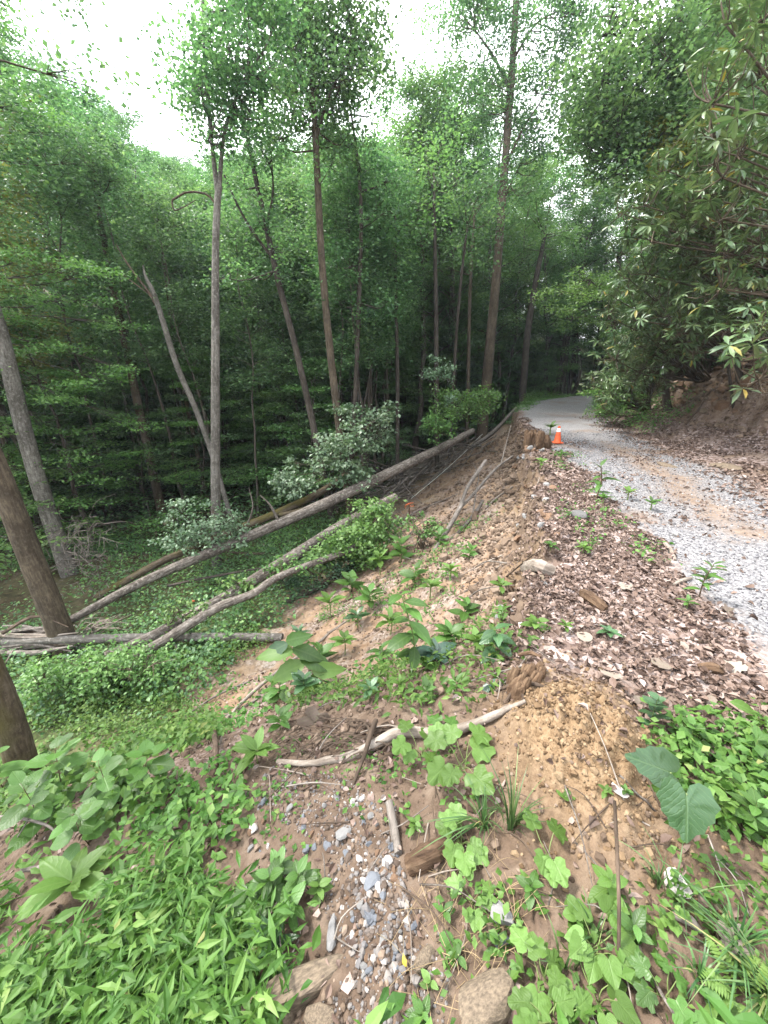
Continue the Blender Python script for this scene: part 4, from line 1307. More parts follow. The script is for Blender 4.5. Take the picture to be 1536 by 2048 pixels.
# ------------------------------------------------------------------ rock and wood lumps
def ico(sub=0):
    t = (1 + 5 ** .5) / 2
    V = [unit(p) for p in [(-1, t, 0), (1, t, 0), (-1, -t, 0), (1, -t, 0), (0, -1, t), (0, 1, t), (0, -1, -t), (0, 1, -t), (t, 0, -1), (t, 0, 1), (-t, 0, -1), (-t, 0, 1)]]
    F = [(0, 11, 5), (0, 5, 1), (0, 1, 7), (0, 7, 10), (0, 10, 11), (1, 5, 9), (5, 11, 4), (11, 10, 2), (10, 7, 6), (7, 1, 8), (3, 9, 4), (3, 4, 2), (3, 2, 6), (3, 6, 8), (3, 8, 9), (4, 9, 5), (2, 4, 11), (6, 2, 10), (8, 6, 7), (9, 8, 1)]
    for _ in range(sub):
        mid, N = {}, []
        def m_(a, b):
            k = (min(a, b), max(a, b))
            if k not in mid: V.append(unit(V[a] + V[b])); mid[k] = len(V) - 1
            return mid[k]
        for a, b, c in F:
            x, y, z = m_(a, b), m_(b, c), m_(c, a)
            N += [(a, x, z), (b, y, x), (c, z, y), (x, y, z)]
        F = N
    return np.array(V), np.array(F)


def rock_shape(seed, sub=0, cuts=7, flat=.7):
    """a ball cut by random planes: faceted broken stone"""
    rs = np.random.RandomState(seed)
    V, F = ico(sub)
    V = V.copy()
    for _ in range(cuts):
        n = unit(rs.normal(0, 1, 3)); d = rs.uniform(.45, .8)
        h = V @ n
        V = V - np.maximum(h - d, 0)[:, None] * n
    V *= np.array([1, rs.uniform(.6, .95), flat * rs.uniform(.8, 1.2)])
    return V + rs.normal(0, .015, V.shape), F


SHAPES = [rock_shape(i) for i in range(8)]


def scatter_lumps(name, pos, size, mat, seed, kind='stuff', sink=.25, stretch=1.0):
    rs = np.random.RandomState(seed)
    mb = MB()
    n = len(pos)
    which = rs.randint(8, size=n)
    for k in range(8):
        I = np.where(which == k)[0]
        if not len(I): continue
        V, F = SHAPES[k]
        a = rs.uniform(0, 6.28, len(I)); d = np.stack([np.cos(a), np.sin(a), rs.normal(0, .25, len(I))], -1)
        P = pos[I] + np.array([0, 0, 1.0]) * (size[I] * (.5 - sink))[:, None]
        add_leaves(mb, (V, F), P, d, rand_nrm(rs, len(I), .3), size[I], rs.rand(len(I)), stretch)
    return tag(mb.build(name, mat), kind=kind)


def world_pts(n, x0, x1, y0, y1, cond, seed):
    rs = np.random.RandomState(seed)
    O = []
    tot = 0
    for _ in range(60):
        x = rs.uniform(x0, x1, n * 2); y = rs.uniform(y0, y1, n * 2)
        z = H(x, y)
        P = np.stack([x, y, z], -1)
        ok = cond(P, rs)
        O.append(P[ok]); tot += int(ok.sum())
        if tot >= n: break
    return np.concatenate(O)[:n]


M['gravel'] = rnd_mat('gravel', [(0, (.06, .059, .063)), (.4, (.13, .128, .136)), (.8, (.20, .198, .206)), (1, (.32, .315, .31))])
M['mixed_stone'] = rnd_mat('mixed_stone', [(0, (.05, .035, .026)), (.35, (.10, .075, .058)), (.6, (.12, .115, .115)), (.88, (.18, .16, .145)), (1, (.32, .29, .265))])
M['clod'] = rnd_mat('clod', [(0, (.075, .053, .038)), (.5, (.13, .094, .068)), (1, (.205, .155, .118))], .95, .1, 60)
M['sand_clod'] = rnd_mat('sand_clod', [(0, (.08, .05, .028)), (.5, (.15, .10, .058)), (1, (.22, .16, .10))], .95, .1, 60)
M['litter'] = rnd_mat('litter', [(0, (.045, .027, .019)), (.3, (.105, .069, .052)), (.55, (.175, .124, .10)), (.8, (.26, .20, .175)), (1, (.39, .33, .305))], .65, .3, 40)
M['blue_stone'] = plain_mat('blue_stone', (.115, .121, .132), .75, .3, .4, 16, (.12, .13, .15))
M['pale_stone'] = plain_mat('pale_stone', (.29, .27, .25), .8, .3, .3, 14, (.40, .36, .34))
M['tan_stone'] = plain_mat('tan_stone', (.15, .115, .08), .85, .25, .3, 9, (.065, .05, .036))
M['grey_stone'] = plain_mat('grey_stone', (.16, .155, .15), .8, .3, .3, 12, (.16, .155, .15))
M['brown_stone'] = plain_mat('brown_stone', (.155, .10, .065), .9, .2, .3, 12, (.11, .065, .04))

fx = lambda P: side(P[:, 0], P[:, 1])
E0 = lambda y: np.interp(y, [0, 2, 3.6, 6, 10, 16, 25], [1.5, 1.38, 1.08, .80, .45, .2, .15])


def c_road(P, rs):
    r = -fx(P); n1 = fbm(P[:, 0] * .8, P[:, 1] * .8, 101); n2 = fbm(P[:, 0] * 2.3, P[:, 1] * 2.3, 111)
    e = E0(P[:, 1])
    m = sstep(e - .15, e + .2, r + .22 * n2) * (1 - sstep(2.9, 3.6, r)) * (1 - .8 * sstep(.15, .5, n1 + .25 * n2)) * (1 - .8 * np.exp(-((r - 2.25 - .15 * n1) / .38) ** 2) * (P[:, 1] > 4)) + .02
    return rs.rand(len(P)) < m


rs = np.random.RandomState(300)
P = world_pts(10000, 1, 7, 1.6, 6.5, c_road, 301)
scatter_lumps('gravel', P, rs.uniform(.006, .0145, len(P)) * (1 + .5 * (rs.rand(len(P)) > .93)), M['gravel'], 302)
P = world_pts(7000, 3, 10, 6.5, 14, c_road, 303)
scatter_lumps('gravel', P, rs.uniform(.010, .02, len(P)), M['gravel'], 304)


def poly_cond(polys, prob=1.0, ylim=99):
    def f(P, rs):
        u, v, D = proj(P)
        ok = np.zeros(len(P), bool)
        for pl in polys: ok |= inpoly(u, v, pl)
        return ok & (rs.rand(len(P)) < prob)
    return f


GRAV = [[(560, 1520), (700, 1560), (800, 1620), (790, 1700), (830, 1800), (900, 1900), (900, 2080), (560, 2080), (700, 1950), (640, 1800), (660, 1700), (480, 1600)]]
P = world_pts(2100, -1.6, 1.0, .3, 2.6, poly_cond(GRAV), 310)
scatter_lumps('pebbles', P, rs.gamma(2.0, .0024, len(P)) + .0015, M['mixed_stone'], 311)
P = world_pts(420, -1.6, 1.2, .3, 2.6, poly_cond([[(700, 1740), (800, 1720), (840, 1900), (870, 1960), (840, 2080), (740, 2080), (700, 1960), (720, 1850)]]), 312)
scatter_lumps('pebbles', P, rs.gamma(2.2, .0034, len(P)) + .003, M['mixed_stone'], 313)
P = world_pts(6000, -3, 2.6, 1.8, 7.5, lambda P, rs: (fx(P) > -.05) & (fx(P) < 3.5) & (rs.rand(len(P)) < np.exp(-fx(P) * .4)), 314)
scatter_lumps('soil_clods', P, rs.gamma(2.0, .0065, len(P)) + .004, M['clod'], 315)
P = world_pts(4500, -4, 7, 6, 20, lambda P, rs: (fx(P) > .05) & (fx(P) < 3.6) & (rs.rand(len(P)) < np.exp(-fx(P) * .5)), 316)
scatter_lumps('soil_clods', P, rs.gamma(2.0, .016, len(P)) + .01, M['clod'], 317)


P = world_pts(1500, -1, 8, 2.4, 15, lambda P, rs: (fx(P) > -.08) & (fx(P) < .7) & (rs.rand(len(P)) < .8), 340)
scatter_lumps('soil_clods', P, rs.gamma(2.2, .012, len(P)) * (1 + P[:, 1] * .06) + .012, M['clod'], 341, sink=.4)


def c_bank(P, rs):
    q = -fx(P) - TOE(P[:, 1]) + .3 * fbm(P[:, 1] * .7, P[:, 0] * .7, 9, 3)
    return (q > .9) & (q < 2.6)


P = world_pts(2600, 5, 13, 5, 19, c_bank, 318)
scatter_lumps('soil_clods', P, rs.gamma(2.0, .022, len(P)) + .012, M['clod'], 319)
P = world_pts(2600, .3, 1.5, .7, 2.2, lambda P, rs: rs.rand(len(P)) < np.exp(-((P[:, 0] - .86) / .26) ** 2 - ((P[:, 1] - 1.32) / .36) ** 2), 320)
scatter_lumps('soil_clods', P, rs.gamma(1.8, .0032, len(P)) + .002, M['sand_clod'], 321, sink=.35)
P = world_pts(3500, -1.5, 2.2, .4, 2.6, lambda P, rs: rs.rand(len(P)) < .8, 322)
scatter_lumps('soil_clods', P, rs.gamma(1.8, .0035, len(P)) + .002, M['clod'], 323, sink=.35)

ROCKM = []
for i in range(6):
    V, F = rock_shape(40 + i, 1, 9)
    ROCKM.append((V, F))


def rock(u, v, wpx, label, mat, group=None, seed=0, flat=1.0, rz=None, name='rock', sink=.3, asp=1.0):
    rs = np.random.RandomState(1000 + seed)
    p = ground(u, v); D = float(proj(p)[2]); sz = wpx * D / FPX / 2
    key = (seed % 6, mat)
    if key not in rock.cache:
        V, F = ROCKM[seed % 6]
        rock.cache[key] = MB().add(V, F, rnd=np.zeros(len(V))).mesh(name, M[mat])
    o = bpy.data.objects.new(name, rock.cache[key])
    COL.objects.link(o)
    o.location = (p[0], p[1], p[2] + sz * flat * (.6 - sink))
    o.scale = (sz, sz * asp, sz * flat)
    o.rotation_euler = (rs.normal(0, .2), rs.normal(0, .2) , rs.uniform(0, 6.28) if rz is None else rz)
    return tag(o, label, 'rock' if name in ('rock', 'stone') else name.replace('_', ' '), group)


rock.cache = {}
rock(1356, 1778, 62, 'chalky white rock on the dirt at the lower right', 'pale_stone', seed=1)
rock(1008, 1838, 58, 'grey angular rock between the lobed seedlings', 'grey_stone', seed=2)
rock(1005, 1885, 40, 'small bluish rock just below the grey angular one', 'blue_stone', seed=3)
rock(965, 2000, 150, 'big tan rock at the bottom edge under the dry stems', 'tan_stone', seed=4, flat=.55, rz=.3, asp=.7)
rock(600, 1990, 260, 'long flat tan slab of rock across the bottom of the gravel', 'tan_stone', seed=5, flat=.4, rz=.42, asp=.42)
rock(665, 1868, 74, 'thin grey slate standing in the dark soil', 'grey_stone', seed=0, flat=.5, rz=1.5, asp=.4)
rock(742, 1770, 46, 'largest blue-grey stone of the gravel patch', 'blue_stone', seed=7)
rock(738, 1836, 36, 'rounded blue stone below the largest blue-grey one', 'blue_stone', seed=8)
rock(757, 1776, 24, 'white quartz pebble on the blue-grey stones', 'pale_stone', seed=9)
rock(685, 1665, 40, 'flat grey stone at the top of the gravel patch', 'grey_stone', seed=10, flat=.5)
rock(848, 1920, 54, 'cream stone with the yellow leaf beside it', 'tan_stone', seed=11)
rock(1238, 1582, 40, 'pale lichen-spotted chip on the sandy mound', 'pale_stone', seed=12, flat=.45)
rock(800, 1035 - 20 + 300, 20, 'small pale stone on the upper crest under the leafy plants', 'grey_stone', seed=13)
rock(1160, 1035, 42, 'grey rock embedded in the crest beside the leaf litter', 'grey_stone', seed=14)
rock(1350, 1072, 22, 'pale stone lying on the gravel near the tall sapling', 'grey_stone', seed=15)
rock(1335, 932, 50, 'flat yellowish stone on the far side of the road', 'tan_stone', seed=16, flat=.25, asp=.6)
rock(1448, 936, 70, 'broad flat buff stone at the foot of the right bank', 'tan_stone', seed=17, flat=.2, asp=.6)
rock(1500, 775, 56, 'brown rock sticking out of the right soil bank', 'brown_stone', seed=18)
rock(1402, 798, 36, 'pinkish rock halfway up the right soil bank', 'tan_stone', seed=19)
rock(1358, 812, 34, 'lower reddish rock in the right soil bank', 'brown_stone', seed=20)
rock(1440, 815, 38, 'knobbly dark rock at the base of the right soil bank', 'brown_stone', seed=21)
rock(560, 2030, 70, 'pinkish broken rock at the bottom left of the slab', 'tan_stone', seed=22)
rock(640, 2035, 70, 'brown rock at the bottom edge beside the broken one', 'tan_stone', seed=23, flat=.6)
rs = np.random.RandomState(330)
k = 0
for (u, v) in blob(690, 830, 1690, 1960, 60, 331, lambda u, v: abs(u - 755 - (v - 1800) * .1) < 70) + blob(480, 760, 1590, 1720, 34, 332):
    k += 1
    rock(u, v, rs.uniform(9, 24), 'small broken stone of the gravel washed down the near slope', ['blue_stone', 'grey_stone', 'blue_stone', 'pale_stone', 'brown_stone'][rs.randint(5)], 'small stones of the near gravel patch', seed=k, name='stone')
rs = np.random.RandomState(336)
for i in range(58):
    yy = rs.uniform(2.6, 13); ss = rs.uniform(-.25, .35)
    xx = float(np.interp(yy, _gy, _gx)) - ss
    u, v, _D = proj(onground(xx, yy))
    k += 1
    rock(float(u), float(v), rs.uniform(9, 24) * (1 if yy < 7 else .75), 'brown lump of rock or hard soil crumbling out of the crest', ['brown_stone', 'brown_stone', 'tan_stone', 'grey_stone'][rs.randint(4)], 'rocks of the crumbling crest', seed=k)
for (u, v) in blob(1310, 1536, 720, 830, 16, 335, lambda u, v: v > 760 - (u - 1310) * .3):
    k += 1
    rock(u, v, rs.uniform(12, 30), 'earthy rock set in the right cut bank', ['brown_stone', 'brown_stone', 'tan_stone'][rs.randint(3)], 'rocks set in the cut bank', seed=k)

# stumps and wood on the crest
def stump(u, v, wpx, hpx, label, mat, seed, lean=(0, 0), n=16):
    rs = np.random.RandomState(1500 + seed)
    p = ground(u, v); D = float(proj(p)[2]); w_ = wpx * D / FPX / 2; h_ = hpx * D / FPX
    e = thing('stump', label, 'stump', tuple(p))
    mb = MB()
    for i in range(n):
        a = rs.uniform(0, 6.28); r_ = w_ * math.sqrt(rs.rand()) * .8
        b = p + np.array([r_ * math.cos(a), r_ * math.sin(a), -.06])
        t_ = b + np.array([lean[0] * h_ + rs.normal(0, .15 * w_), lean[1] * h_ + rs.normal(0, .15 * w_), h_ * rs.uniform(.55, 1.05) + .06])
        add_tube(mb, smooth_path([b, (b + t_) / 2 + rs.normal(0, .05 * w_, 3), t_], 5), np.array([.34, .36, .33, .28, .16]) * w_ * rs.uniform(.6, 1.2), 6, .22, rs)
    mb.build('wood', M[mat], e)
    rt = MB()
    for i in range(7):
        a = rs.uniform(0, 6.28)
        b = p + np.array([0, 0, h_ * .2]); t_ = p + np.array([math.cos(a), math.sin(a), 0]) * w_ * 1.7
        t_[2] = float(H(t_[0], t_[1])) - .01
        add_tube(rt, smooth_path([b, (b + t_) / 2 + [0, 0, .05 * w_], t_], 6), np.linspace(.2, .05, 6) * w_, 6, .15, rs)
    rt.build('root', M['dark_wood'], e)


stump(1074, 892, 52, 30, 'rusty rotten stump on the crest beside the traffic cone', 'rotten_wood', 1)
stump(1040, 1372, 66, 48, 'layered brown broken stump at the end of the curved branch', 'rotten_wood', 2, (.25, -.1), 22)
log('wood_chunk', 'grey weathered chunk of wood on the crest above the leafy plants', 'wood piece', [(1050, 1146, -.02, 24), (1075, 1147, -.03, 27), (1105, 1152, 0.0, 22)], 'pale_wood', 8, 8, seed=60, bump=.15)
log('wood_chunk', 'rotten orange slab of wood lying in the leaf litter', 'wood piece', [(1165, 1195, 0.0, 20), (1185, 1212, -.01, 25), (1210, 1226, 0.0, 18)], 'rotten_wood', 7, 7, seed=62, bump=.2)
log('wood_chunk', 'flat rust-coloured bark piece on the litter at the right', 'wood piece', [(1395, 1338, 0.0, 12), (1422, 1342, 0.0, 22), (1448, 1348, 0.0, 10)], 'rotten_wood', 7, 7, seed=63, bump=.15)
log('wood_chunk', 'rust brown stick resting on the layered stump', 'wood piece', [(1036, 1326, -.05, 7), (1058, 1322, -.05, 9), (1080, 1322, -.02, 6)], 'rotten_wood', 6, 6, seed=64)
log('wood_chunk', 'crumbling brown clod of rotten wood in the gravel beside the grey piece', 'wood piece', [(818, 1738, .01, 34), (850, 1725, 0.0, 44), (888, 1700, .01, 36)], 'rotten_wood', 9, 10, seed=65, bump=.2)


# ------------------------------------------------------------------ fallen leaves
LIT = [tmpl_leaf(.34, .45, 3, .30, -.35), tmpl_leaf(.28, .5, 3, -.25, .45), tmpl_leaf(.40, .4, 3, .1, .6, serr=.25), tmpl_leaf(.24, .45, 3, .4, .3, serr=-.2)]


def litter(name, P, smin, smax, seed, mat='litter'):
    rs = np.random.RandomState(seed)
    mb = MB()
    w_ = rs.randint(4, size=len(P))
    for k in range(4):
        Q = P[w_ == k]
        n = len(Q)
        Q = Q + np.array([0, 0, 1.0]) * rs.uniform(.004, .03, n)[:, None]
        add_leaves(mb, LIT[k], Q, rand_dirs(rs, n, -.35, .35), rand_nrm(rs, n, .45), smin + (smax * 1.25 - smin) * rs.beta(1.3, 2.6, n), np.clip(rs.beta(1.6, 2.6, n), 0, 1))
    return tag(mb.build(name, M[mat]), kind='stuff')


def c_litL(P, rs):
    r = -fx(P); e = E0(P[:, 1]); n2 = fbm(P[:, 0] * 2.3, P[:, 1] * 2.3, 111)
    md = np.exp(-((P[:, 0] - .88) / .30) ** 2 - ((P[:, 1] - 1.3) / .42) ** 2)
    return (r > -.1 + .25 * md) & (r < e + .25 * n2 + .1) & (rs.rand(len(P)) < np.clip(.75 + n2, .12, 1) * (1 - np.clip(md * 2.2, 0, 1)))


P = world_pts(15500, .4, 4, 1.25, 6.5, c_litL, 401); litter('leaf_litter', P, .016, .055, 402)
P = world_pts(3600, 2, 8, 6.5, 18, c_litL, 403); litter('leaf_litter', P, .04, .085, 404)


def c_litR(P, rs):
    r = -fx(P); n2 = fbm(P[:, 0] * 1.3, P[:, 1] * 1.3, 131)
    q = r - TOE(P[:, 1])
    return (r > 2.6) & (q < 1.6) & (rs.rand(len(P)) < np.clip(sstep(2.6, 3.8, r) * (.6 + n2), .05, 1))


P = world_pts(12000, 4.5, 12, 4, 19, c_litR, 405); litter('leaf_litter', P, .035, .09, 406)
P = world_pts(1500, 1.5, 8, 2, 12, lambda P, rs: (-fx(P) > .9) & (-fx(P) < 3.2) & (rs.rand(len(P)) < .15 + .5 * (fbm(P[:, 0], P[:, 1], 7) > .15)), 407); litter('leaf_litter', P, .03, .07, 408)
P = world_pts(4500, -3, 5, 1, 12, lambda P, rs: (fx(P) > .1) & (fx(P) < 4.5) & (rs.rand(len(P)) < np.clip(.25 + 1.2 * fbm(P[:, 0] * .9, P[:, 1] * .9, 8), .03, 1)), 409); litter('leaf_litter', P, .014, .055, 410)
P = world_pts(900, -1.2, 2.4, .5, 1.8, lambda P, rs: rs.rand(len(P)) < .6, 411); litter('leaf_litter', P, .015, .045, 412)
P = world_pts(9000, -22, 26, 10, 30, lambda P, rs: (fx(P) > 4) | (-fx(P) > TOE(P[:, 1]) + 2.2), 413); litter('leaf_litter', P, .08, .14, 414)

# ------------------------------------------------------------------ rhododendrons on the right bank
def whorl_mesh(seed):
    rs = np.random.RandomState(seed)
    mb = MB()
    tm = tmpl_leaf(.135, .55, 3, .05, .28)
    n = rs.randint(8, 13)
    a = np.arange(n) * 6.283 / n + rs.normal(0, .25, n)
    el = rs.normal(-.15, .28, n)
    d = np.stack([np.cos(a) * np.cos(el), np.sin(a) * np.cos(el), np.sin(el)], -1)
    add_leaves(mb, tm, d * .015, d, rand_nrm(rs, n, .2), rs.uniform(.15, .25, n), rs.uniform(0, 1, n))
    return mb.mesh('leaf_whorl', M['rhodo_leaf'])


WH = [whorl_mesh(i) for i in range(9)]


def rhodo(label, base, whorls, seed, jit=.3, sc=1.0, free=True):
    rs = np.random.RandomState(seed)
    b = np.array([base[0], base[1], float(H(base[0], base[1])) - .1])
    e = thing('rhododendron', label, 'shrub', tuple(b), 'rhododendrons on the right bank')
    lim = np.interp([w_[0] for w_ in whorls], [1180, 1290, 1340, 1400, 1540, 1700], [805, 772, 728, 695, 640, 600])
    if free: whorls = [w_ for w_, l in zip(whorls, lim) if w_[1] < l]
    W = []
    for u, v, D in whorls:
        p = ground(u, v)
        W.append(at(u, v, min(D, float(proj(p)[2]) - rs.uniform(.1, .7))) + rs.normal(0, jit, 3))
    W = np.array(W)
    g = H(W[:, 0], W[:, 1]) + .15
    W[:, 2] = np.maximum(W[:, 2], g + rs.uniform(0, .5, len(W)))
    stem = MB()
    k = max(4, len(W) // 10)
    C = W[rs.choice(len(W), k, replace=False)]
    for _ in range(4):
        I = np.argmin(((W[:, None] - C[None]) ** 2).sum(-1), 1)
        C = np.array([W[I == j].mean(0) if (I == j).any() else C[j] for j in range(k)])
    for j in range(k):
        c = C[j] - [0, 0, .25]
        m = b * .45 + c * .55 + rs.normal(0, .25, 3) * [1, 1, .4]
        m[2] = max(m[2], float(H(m[0], m[1])) + .2)
        add_tube(stem, smooth_path([b + rs.normal(0, .12, 3) * [1, 1, 0], m, c], 10), np.linspace(.03, .010, 10), 6, .1, rs, cap=False)
        for q in W[I == j]:
            mm = (c + q) / 2 + rs.normal(0, .06, 3) - [0, 0, .08]
            add_tube(stem, smooth_path([c, mm, q], 5), np.linspace(.011, .004, 5), 4, cap=False)
    stem.build('stem', M['brown_bark'], e, smooth=True)
    for q in W:
        o = bpy.data.objects.new('leaf_whorl', WH[rs.randint(9)])
        COL.objects.link(o)
        o.parent = e
        o.location = q - b
        o.rotation_euler = (rs.normal(0, .3), rs.normal(0, .3), rs.uniform(0, 6.28))
        s_ = sc * rs.uniform(.8, 1.25)
        o.scale = (s_, s_, s_)
    return e


def wblob(u0, u1, v0, v1, n, d0, d1, seed, cond=None):
    rs = np.random.RandomState(seed)
    return [(u, v, rs.uniform(d0, d1)) for u, v in blob(u0, u1, v0, v1, n, seed, cond)]


rl = lambda u, v: v < 1560 - .62 * u + 120 * 0 + (u > 1400) * 30      # keep clear of the bare bank
rhodo('big rhododendron overhanging the road at the top right corner', (9.6, 5.6), wblob(1405, 1600, -60, 330, 150, 4.2, 6.5, 1, lambda u, v: u > 1450 - (v - 60) * .10), 601, sc=.82)
rhodo('rhododendron at the right edge above the dark hollow', (10.2, 6.6), wblob(1400, 1600, 310, 560, 190, 6.0, 8.5, 2), 602, sc=.85)
rhodo('low rhododendron spray hanging over the soil bank at the right edge', (10.6, 7.2), wblob(1450, 1590, 610, 770, 28, 4.6, 5.6, 3, lambda u, v: v > 1050 - .28 * u and v < 560 + .15 * u), 603, .12, .85, False)
rhodo('rhododendron with bent bare stems above the middle of the bank', (12.2, 11.8), wblob(1285, 1430, 420, 640, 270, 8.5, 11.5, 4), 604)
rhodo('dense dark rhododendron behind the thin standing stem', (11.8, 15.0), wblob(1225, 1370, 560, 735, 260, 10.5, 13, 5, lambda u, v: v < 735 - (u - 1225) * .25), 605)
rhodo('low spreading rhododendron near the bend of the road', (11.2, 16.8), wblob(1195, 1310, 690, 800, 200, 12, 15.5, 6, lambda u, v: v > 780 - (u - 1180) * 1.0 and v < 820 - (u - 1195) * .45), 606, free=False)
rhodo('tall rhododendron in front of the sky gap at the upper right', (12.0, 10), wblob(1290, 1470, 250, 440, 280, 7, 9.5, 7, lambda u, v: u > 1470 - (v - 200) * .9), 607)
rhodo('small rhododendron clinging to the top of the soil bank', (11.6, 11.2), wblob(1350, 1460, 600, 690, 90, 8.2, 9.6, 8, lambda u, v: v < 690 - (u - 1350) * .3), 608)
rhodo('rhododendron far up the right slope in deep shade', (13, 10.5), wblob(1440, 1600, 420, 660, 140, 8.5, 11, 9, lambda u, v: v < 660), 609)
rhodo('dark rhododendron filling the slope above the bend', (13.5, 15.5), wblob(1255, 1420, 470, 680, 260, 12, 15, 10), 610)

for base_, stem_, lab in [((1352, 690), [(1352, 690, 13), (1349, 600, 12), (1346, 510, 11), (1338, 380, 8)], 'thin dark stem standing among the rhododendrons'),
                          ((1420, 640), [(1412, 640, 9), (1414, 570, 9), (1418, 520, 7)], 'short pale stem in the dark hollow of the rhododendrons')]:
    px_tree('young_tree', lab, 'tree', None, stem_, 'brown_bark', seed=70 + len(lab))
px_tree('maple_tree', 'broad overhanging tree with light green leaves above the bend at the upper right', 'tree', 12.0,
        [(1440, 560, 20), (1412, 420, 20), (1390, 300, 19), (1372, 180, 18), (1362, 60, 16), (1356, -80, 12)], 'dark_bark',
        forks=[[(1385, 280, 8), (1300, 230, 6), (1210, 215, 3)], [(1372, 180, 8), (1290, 110, 6), (1215, 60, 3)], [(1395, 320, 7), (1320, 300, 5), (1240, 310, 3)]],
        clumps=blob(1150, 1460, -90, 300, 110, 81, lambda u, v: v > 140 - (u - 1150) * .7 + 70 * math.sin(u * .05)) + blob(1190, 1380, 200, 380, 36, 82), per=24, lsize=.14, seed=80, lmat='forest_leaf', cl_spread=.5)
px_tree('maple_tree', 'yellow-green sapling branch reaching out below the overhanging tree', 'tree', 11.5,
        [(1440, 600, 9), (1420, 450, 8), (1385, 340, 7), (1330, 290, 4)], 'dark_bark', clumps=blob(1290, 1400, 255, 330, 9, 83), per=30, lsize=.13, seed=81, lmat='yellow_leaf', cl_spread=.32)
px_tree('understory_tree', 'flat-branched small tree reaching over the end of the road', 'small tree', 19,
        [(1245, 760, 7), (1235, 680, 6), (1215, 600, 5), (1180, 560, 3)], 'dark_bark', clumps=blob(1110, 1260, 545, 640, 18, 84), per=40, lsize=.13, seed=82, lmat='cover_leaf', cl_spread=.5)


# ------------------------------------------------------------------ bushes that can be singled out
def bush(label, foot, cl, per, spread, lsize, lmat, seed, name='leafy_bush', cat='bush', bark='brown_bark', tm=None, flat=.6):
    rs = np.random.RandomState(seed)
    b = np.asarray(foot, float)
    e = thing(name, label, cat, tuple(b))
    wood, leaf = MB(), MB()
    cen = [at(*c) for c in cl]
    for c in cen:
        c[2] = max(c[2], float(H(c[0], c[1])) + .12)
    anchor = [b + [0, 0, .02]]
    for c in cen[::4]:
        m = b * .5 + c * .5 + rs.normal(0, .12, 3)
        S = smooth_path([b, m, c], 8)
        add_tube(wood, S, np.linspace(.03, .008, 8), 5, cap=False)
        anchor += list(S)
    clumps_leaves(rs, leaf, wood, np.array(anchor), cen, per, spread, lsize, flat, tm, .012)
    wood.build('stem', M[bark], e, smooth=True)
    leaf.build('foliage', M[lmat], e)
    return e


M['pale_leaf'] = leaf_mat('pale_leaf', [(0, (.05, .10, .05)), (.45, (.10, .165, .09)), (.85, (.17, .24, .15)), (1, (.25, .32, .22))], .3, .4, .45)
OV = tmpl_leaf(.34, .45, 2, .06, .2)
bush('pale-leaved bush in front of the dark trunks at the middle', ground(655, 1005), [(u, v, 12 + random.Random(i).uniform(-.9, .6)) for i, (u, v) in enumerate(blob(530, 790, 815, 1005, 40, 501, lambda u, v: v > 1010 - (u - 505) * 1.15 and v > 800 and v < 1010 - max(0, u - 640) * .45))], 24, .27, .125, 'pale_leaf', 502, tm=OV)
bush('pale leafy spray in front of the straight pale trunk', ground(430, 1120), [(u, v, 9.6 + random.Random(i).uniform(-.5, .4)) for i, (u, v) in enumerate(blob(325, 480, 1012, 1085, 24, 503))], 20, .22, .085, 'pale_leaf', 504, tm=OV)
bush('vine bush of fresh green leaves over the thick furrowed trunk', ground(700, 1120), [(u, v, 9.4 + random.Random(i).uniform(-.6, .5)) for i, (u, v) in enumerate(blob(600, 765, 1005, 1115, 55, 505, lambda u, v: v > 1190 - (u - 560) * 1.0 and v < 1120))], 30, .25, .095, 'cover_leaf', 506, 'vine', 'vine', tm=OV)
bush('sprig of light leaves sprouting on the pale stem above the horizontal log', ground(380, 1262), [(u, v, 7.1) for u, v in blob(335, 410, 1200, 1245, 8, 507)], 9, .10, .075, 'cover_leaf', 508, 'sprout', 'sprout', tm=OV)
bush('sprig of bright leaves on the furrowed trunk higher up', ground(470, 1200), [(u, v, 7.8) for u, v in blob(440, 510, 1155, 1205, 8, 509)], 9, .10, .08, 'cover_leaf', 510, 'sprout', 'sprout', tm=OV)
bush('leafy shoot growing over the fallen trunks at the middle of the slope', ground(580, 1150), [(u, v, 8.3) for u, v in blob(530, 610, 1118, 1150, 8, 511)], 9, .12, .08, 'cover_leaf', 512, 'sprout', 'sprout', tm=OV)
bush('green shrub on the bank edge below the rope post', ground(900, 850), [(*uv, 16 + random.Random(i).uniform(-1, 1)) for i, uv in enumerate(blob(880, 1000, 785, 835, 26, 513, lambda u, v: v < 860 - (u - 880) * .5))], 26, .4, .11, 'cover_leaf', 514, tm=OV)
bush('fresh green bush at the head of the fallen trunks', ground(880, 890), [(*uv, 13.6 + random.Random(i).uniform(-.4, .5)) for i, uv in enumerate(blob(845, 895, 830, 872, 9, 515))], 24, .25, .10, 'cover_leaf', 516, tm=OV)
bush('tall thin shrub with pale tips left of the road end', ground(868, 850), [(*uv, 13.2) for uv in blob(855, 905, 715, 800, 9, 517)], 20, .2, .09, 'pale_leaf', 518, tm=OV)
bush('small leafy sapling on the upper slope beside the flagged stake', ground(845, 1100), [(*uv, float(proj(ground(845, 1100))[2]) - .1) for uv in blob(815, 880, 1020, 1070, 9, 519)], 12, .12, .07, 'cover_leaf', 520, 'sapling', 'sapling', tm=OV)
bush('low ferny shrubs at the inner corner of the road below the rhododendrons', ground(1215, 812), [(*uv, 15.0 + random.Random(i).uniform(-.7, .7)) for i, uv in enumerate(blob(1180, 1275, 775, 830, 18, 521, lambda u, v: v < 845 - (u - 1180) * .55))], 30, .25, .10, 'cover_leaf', 522)
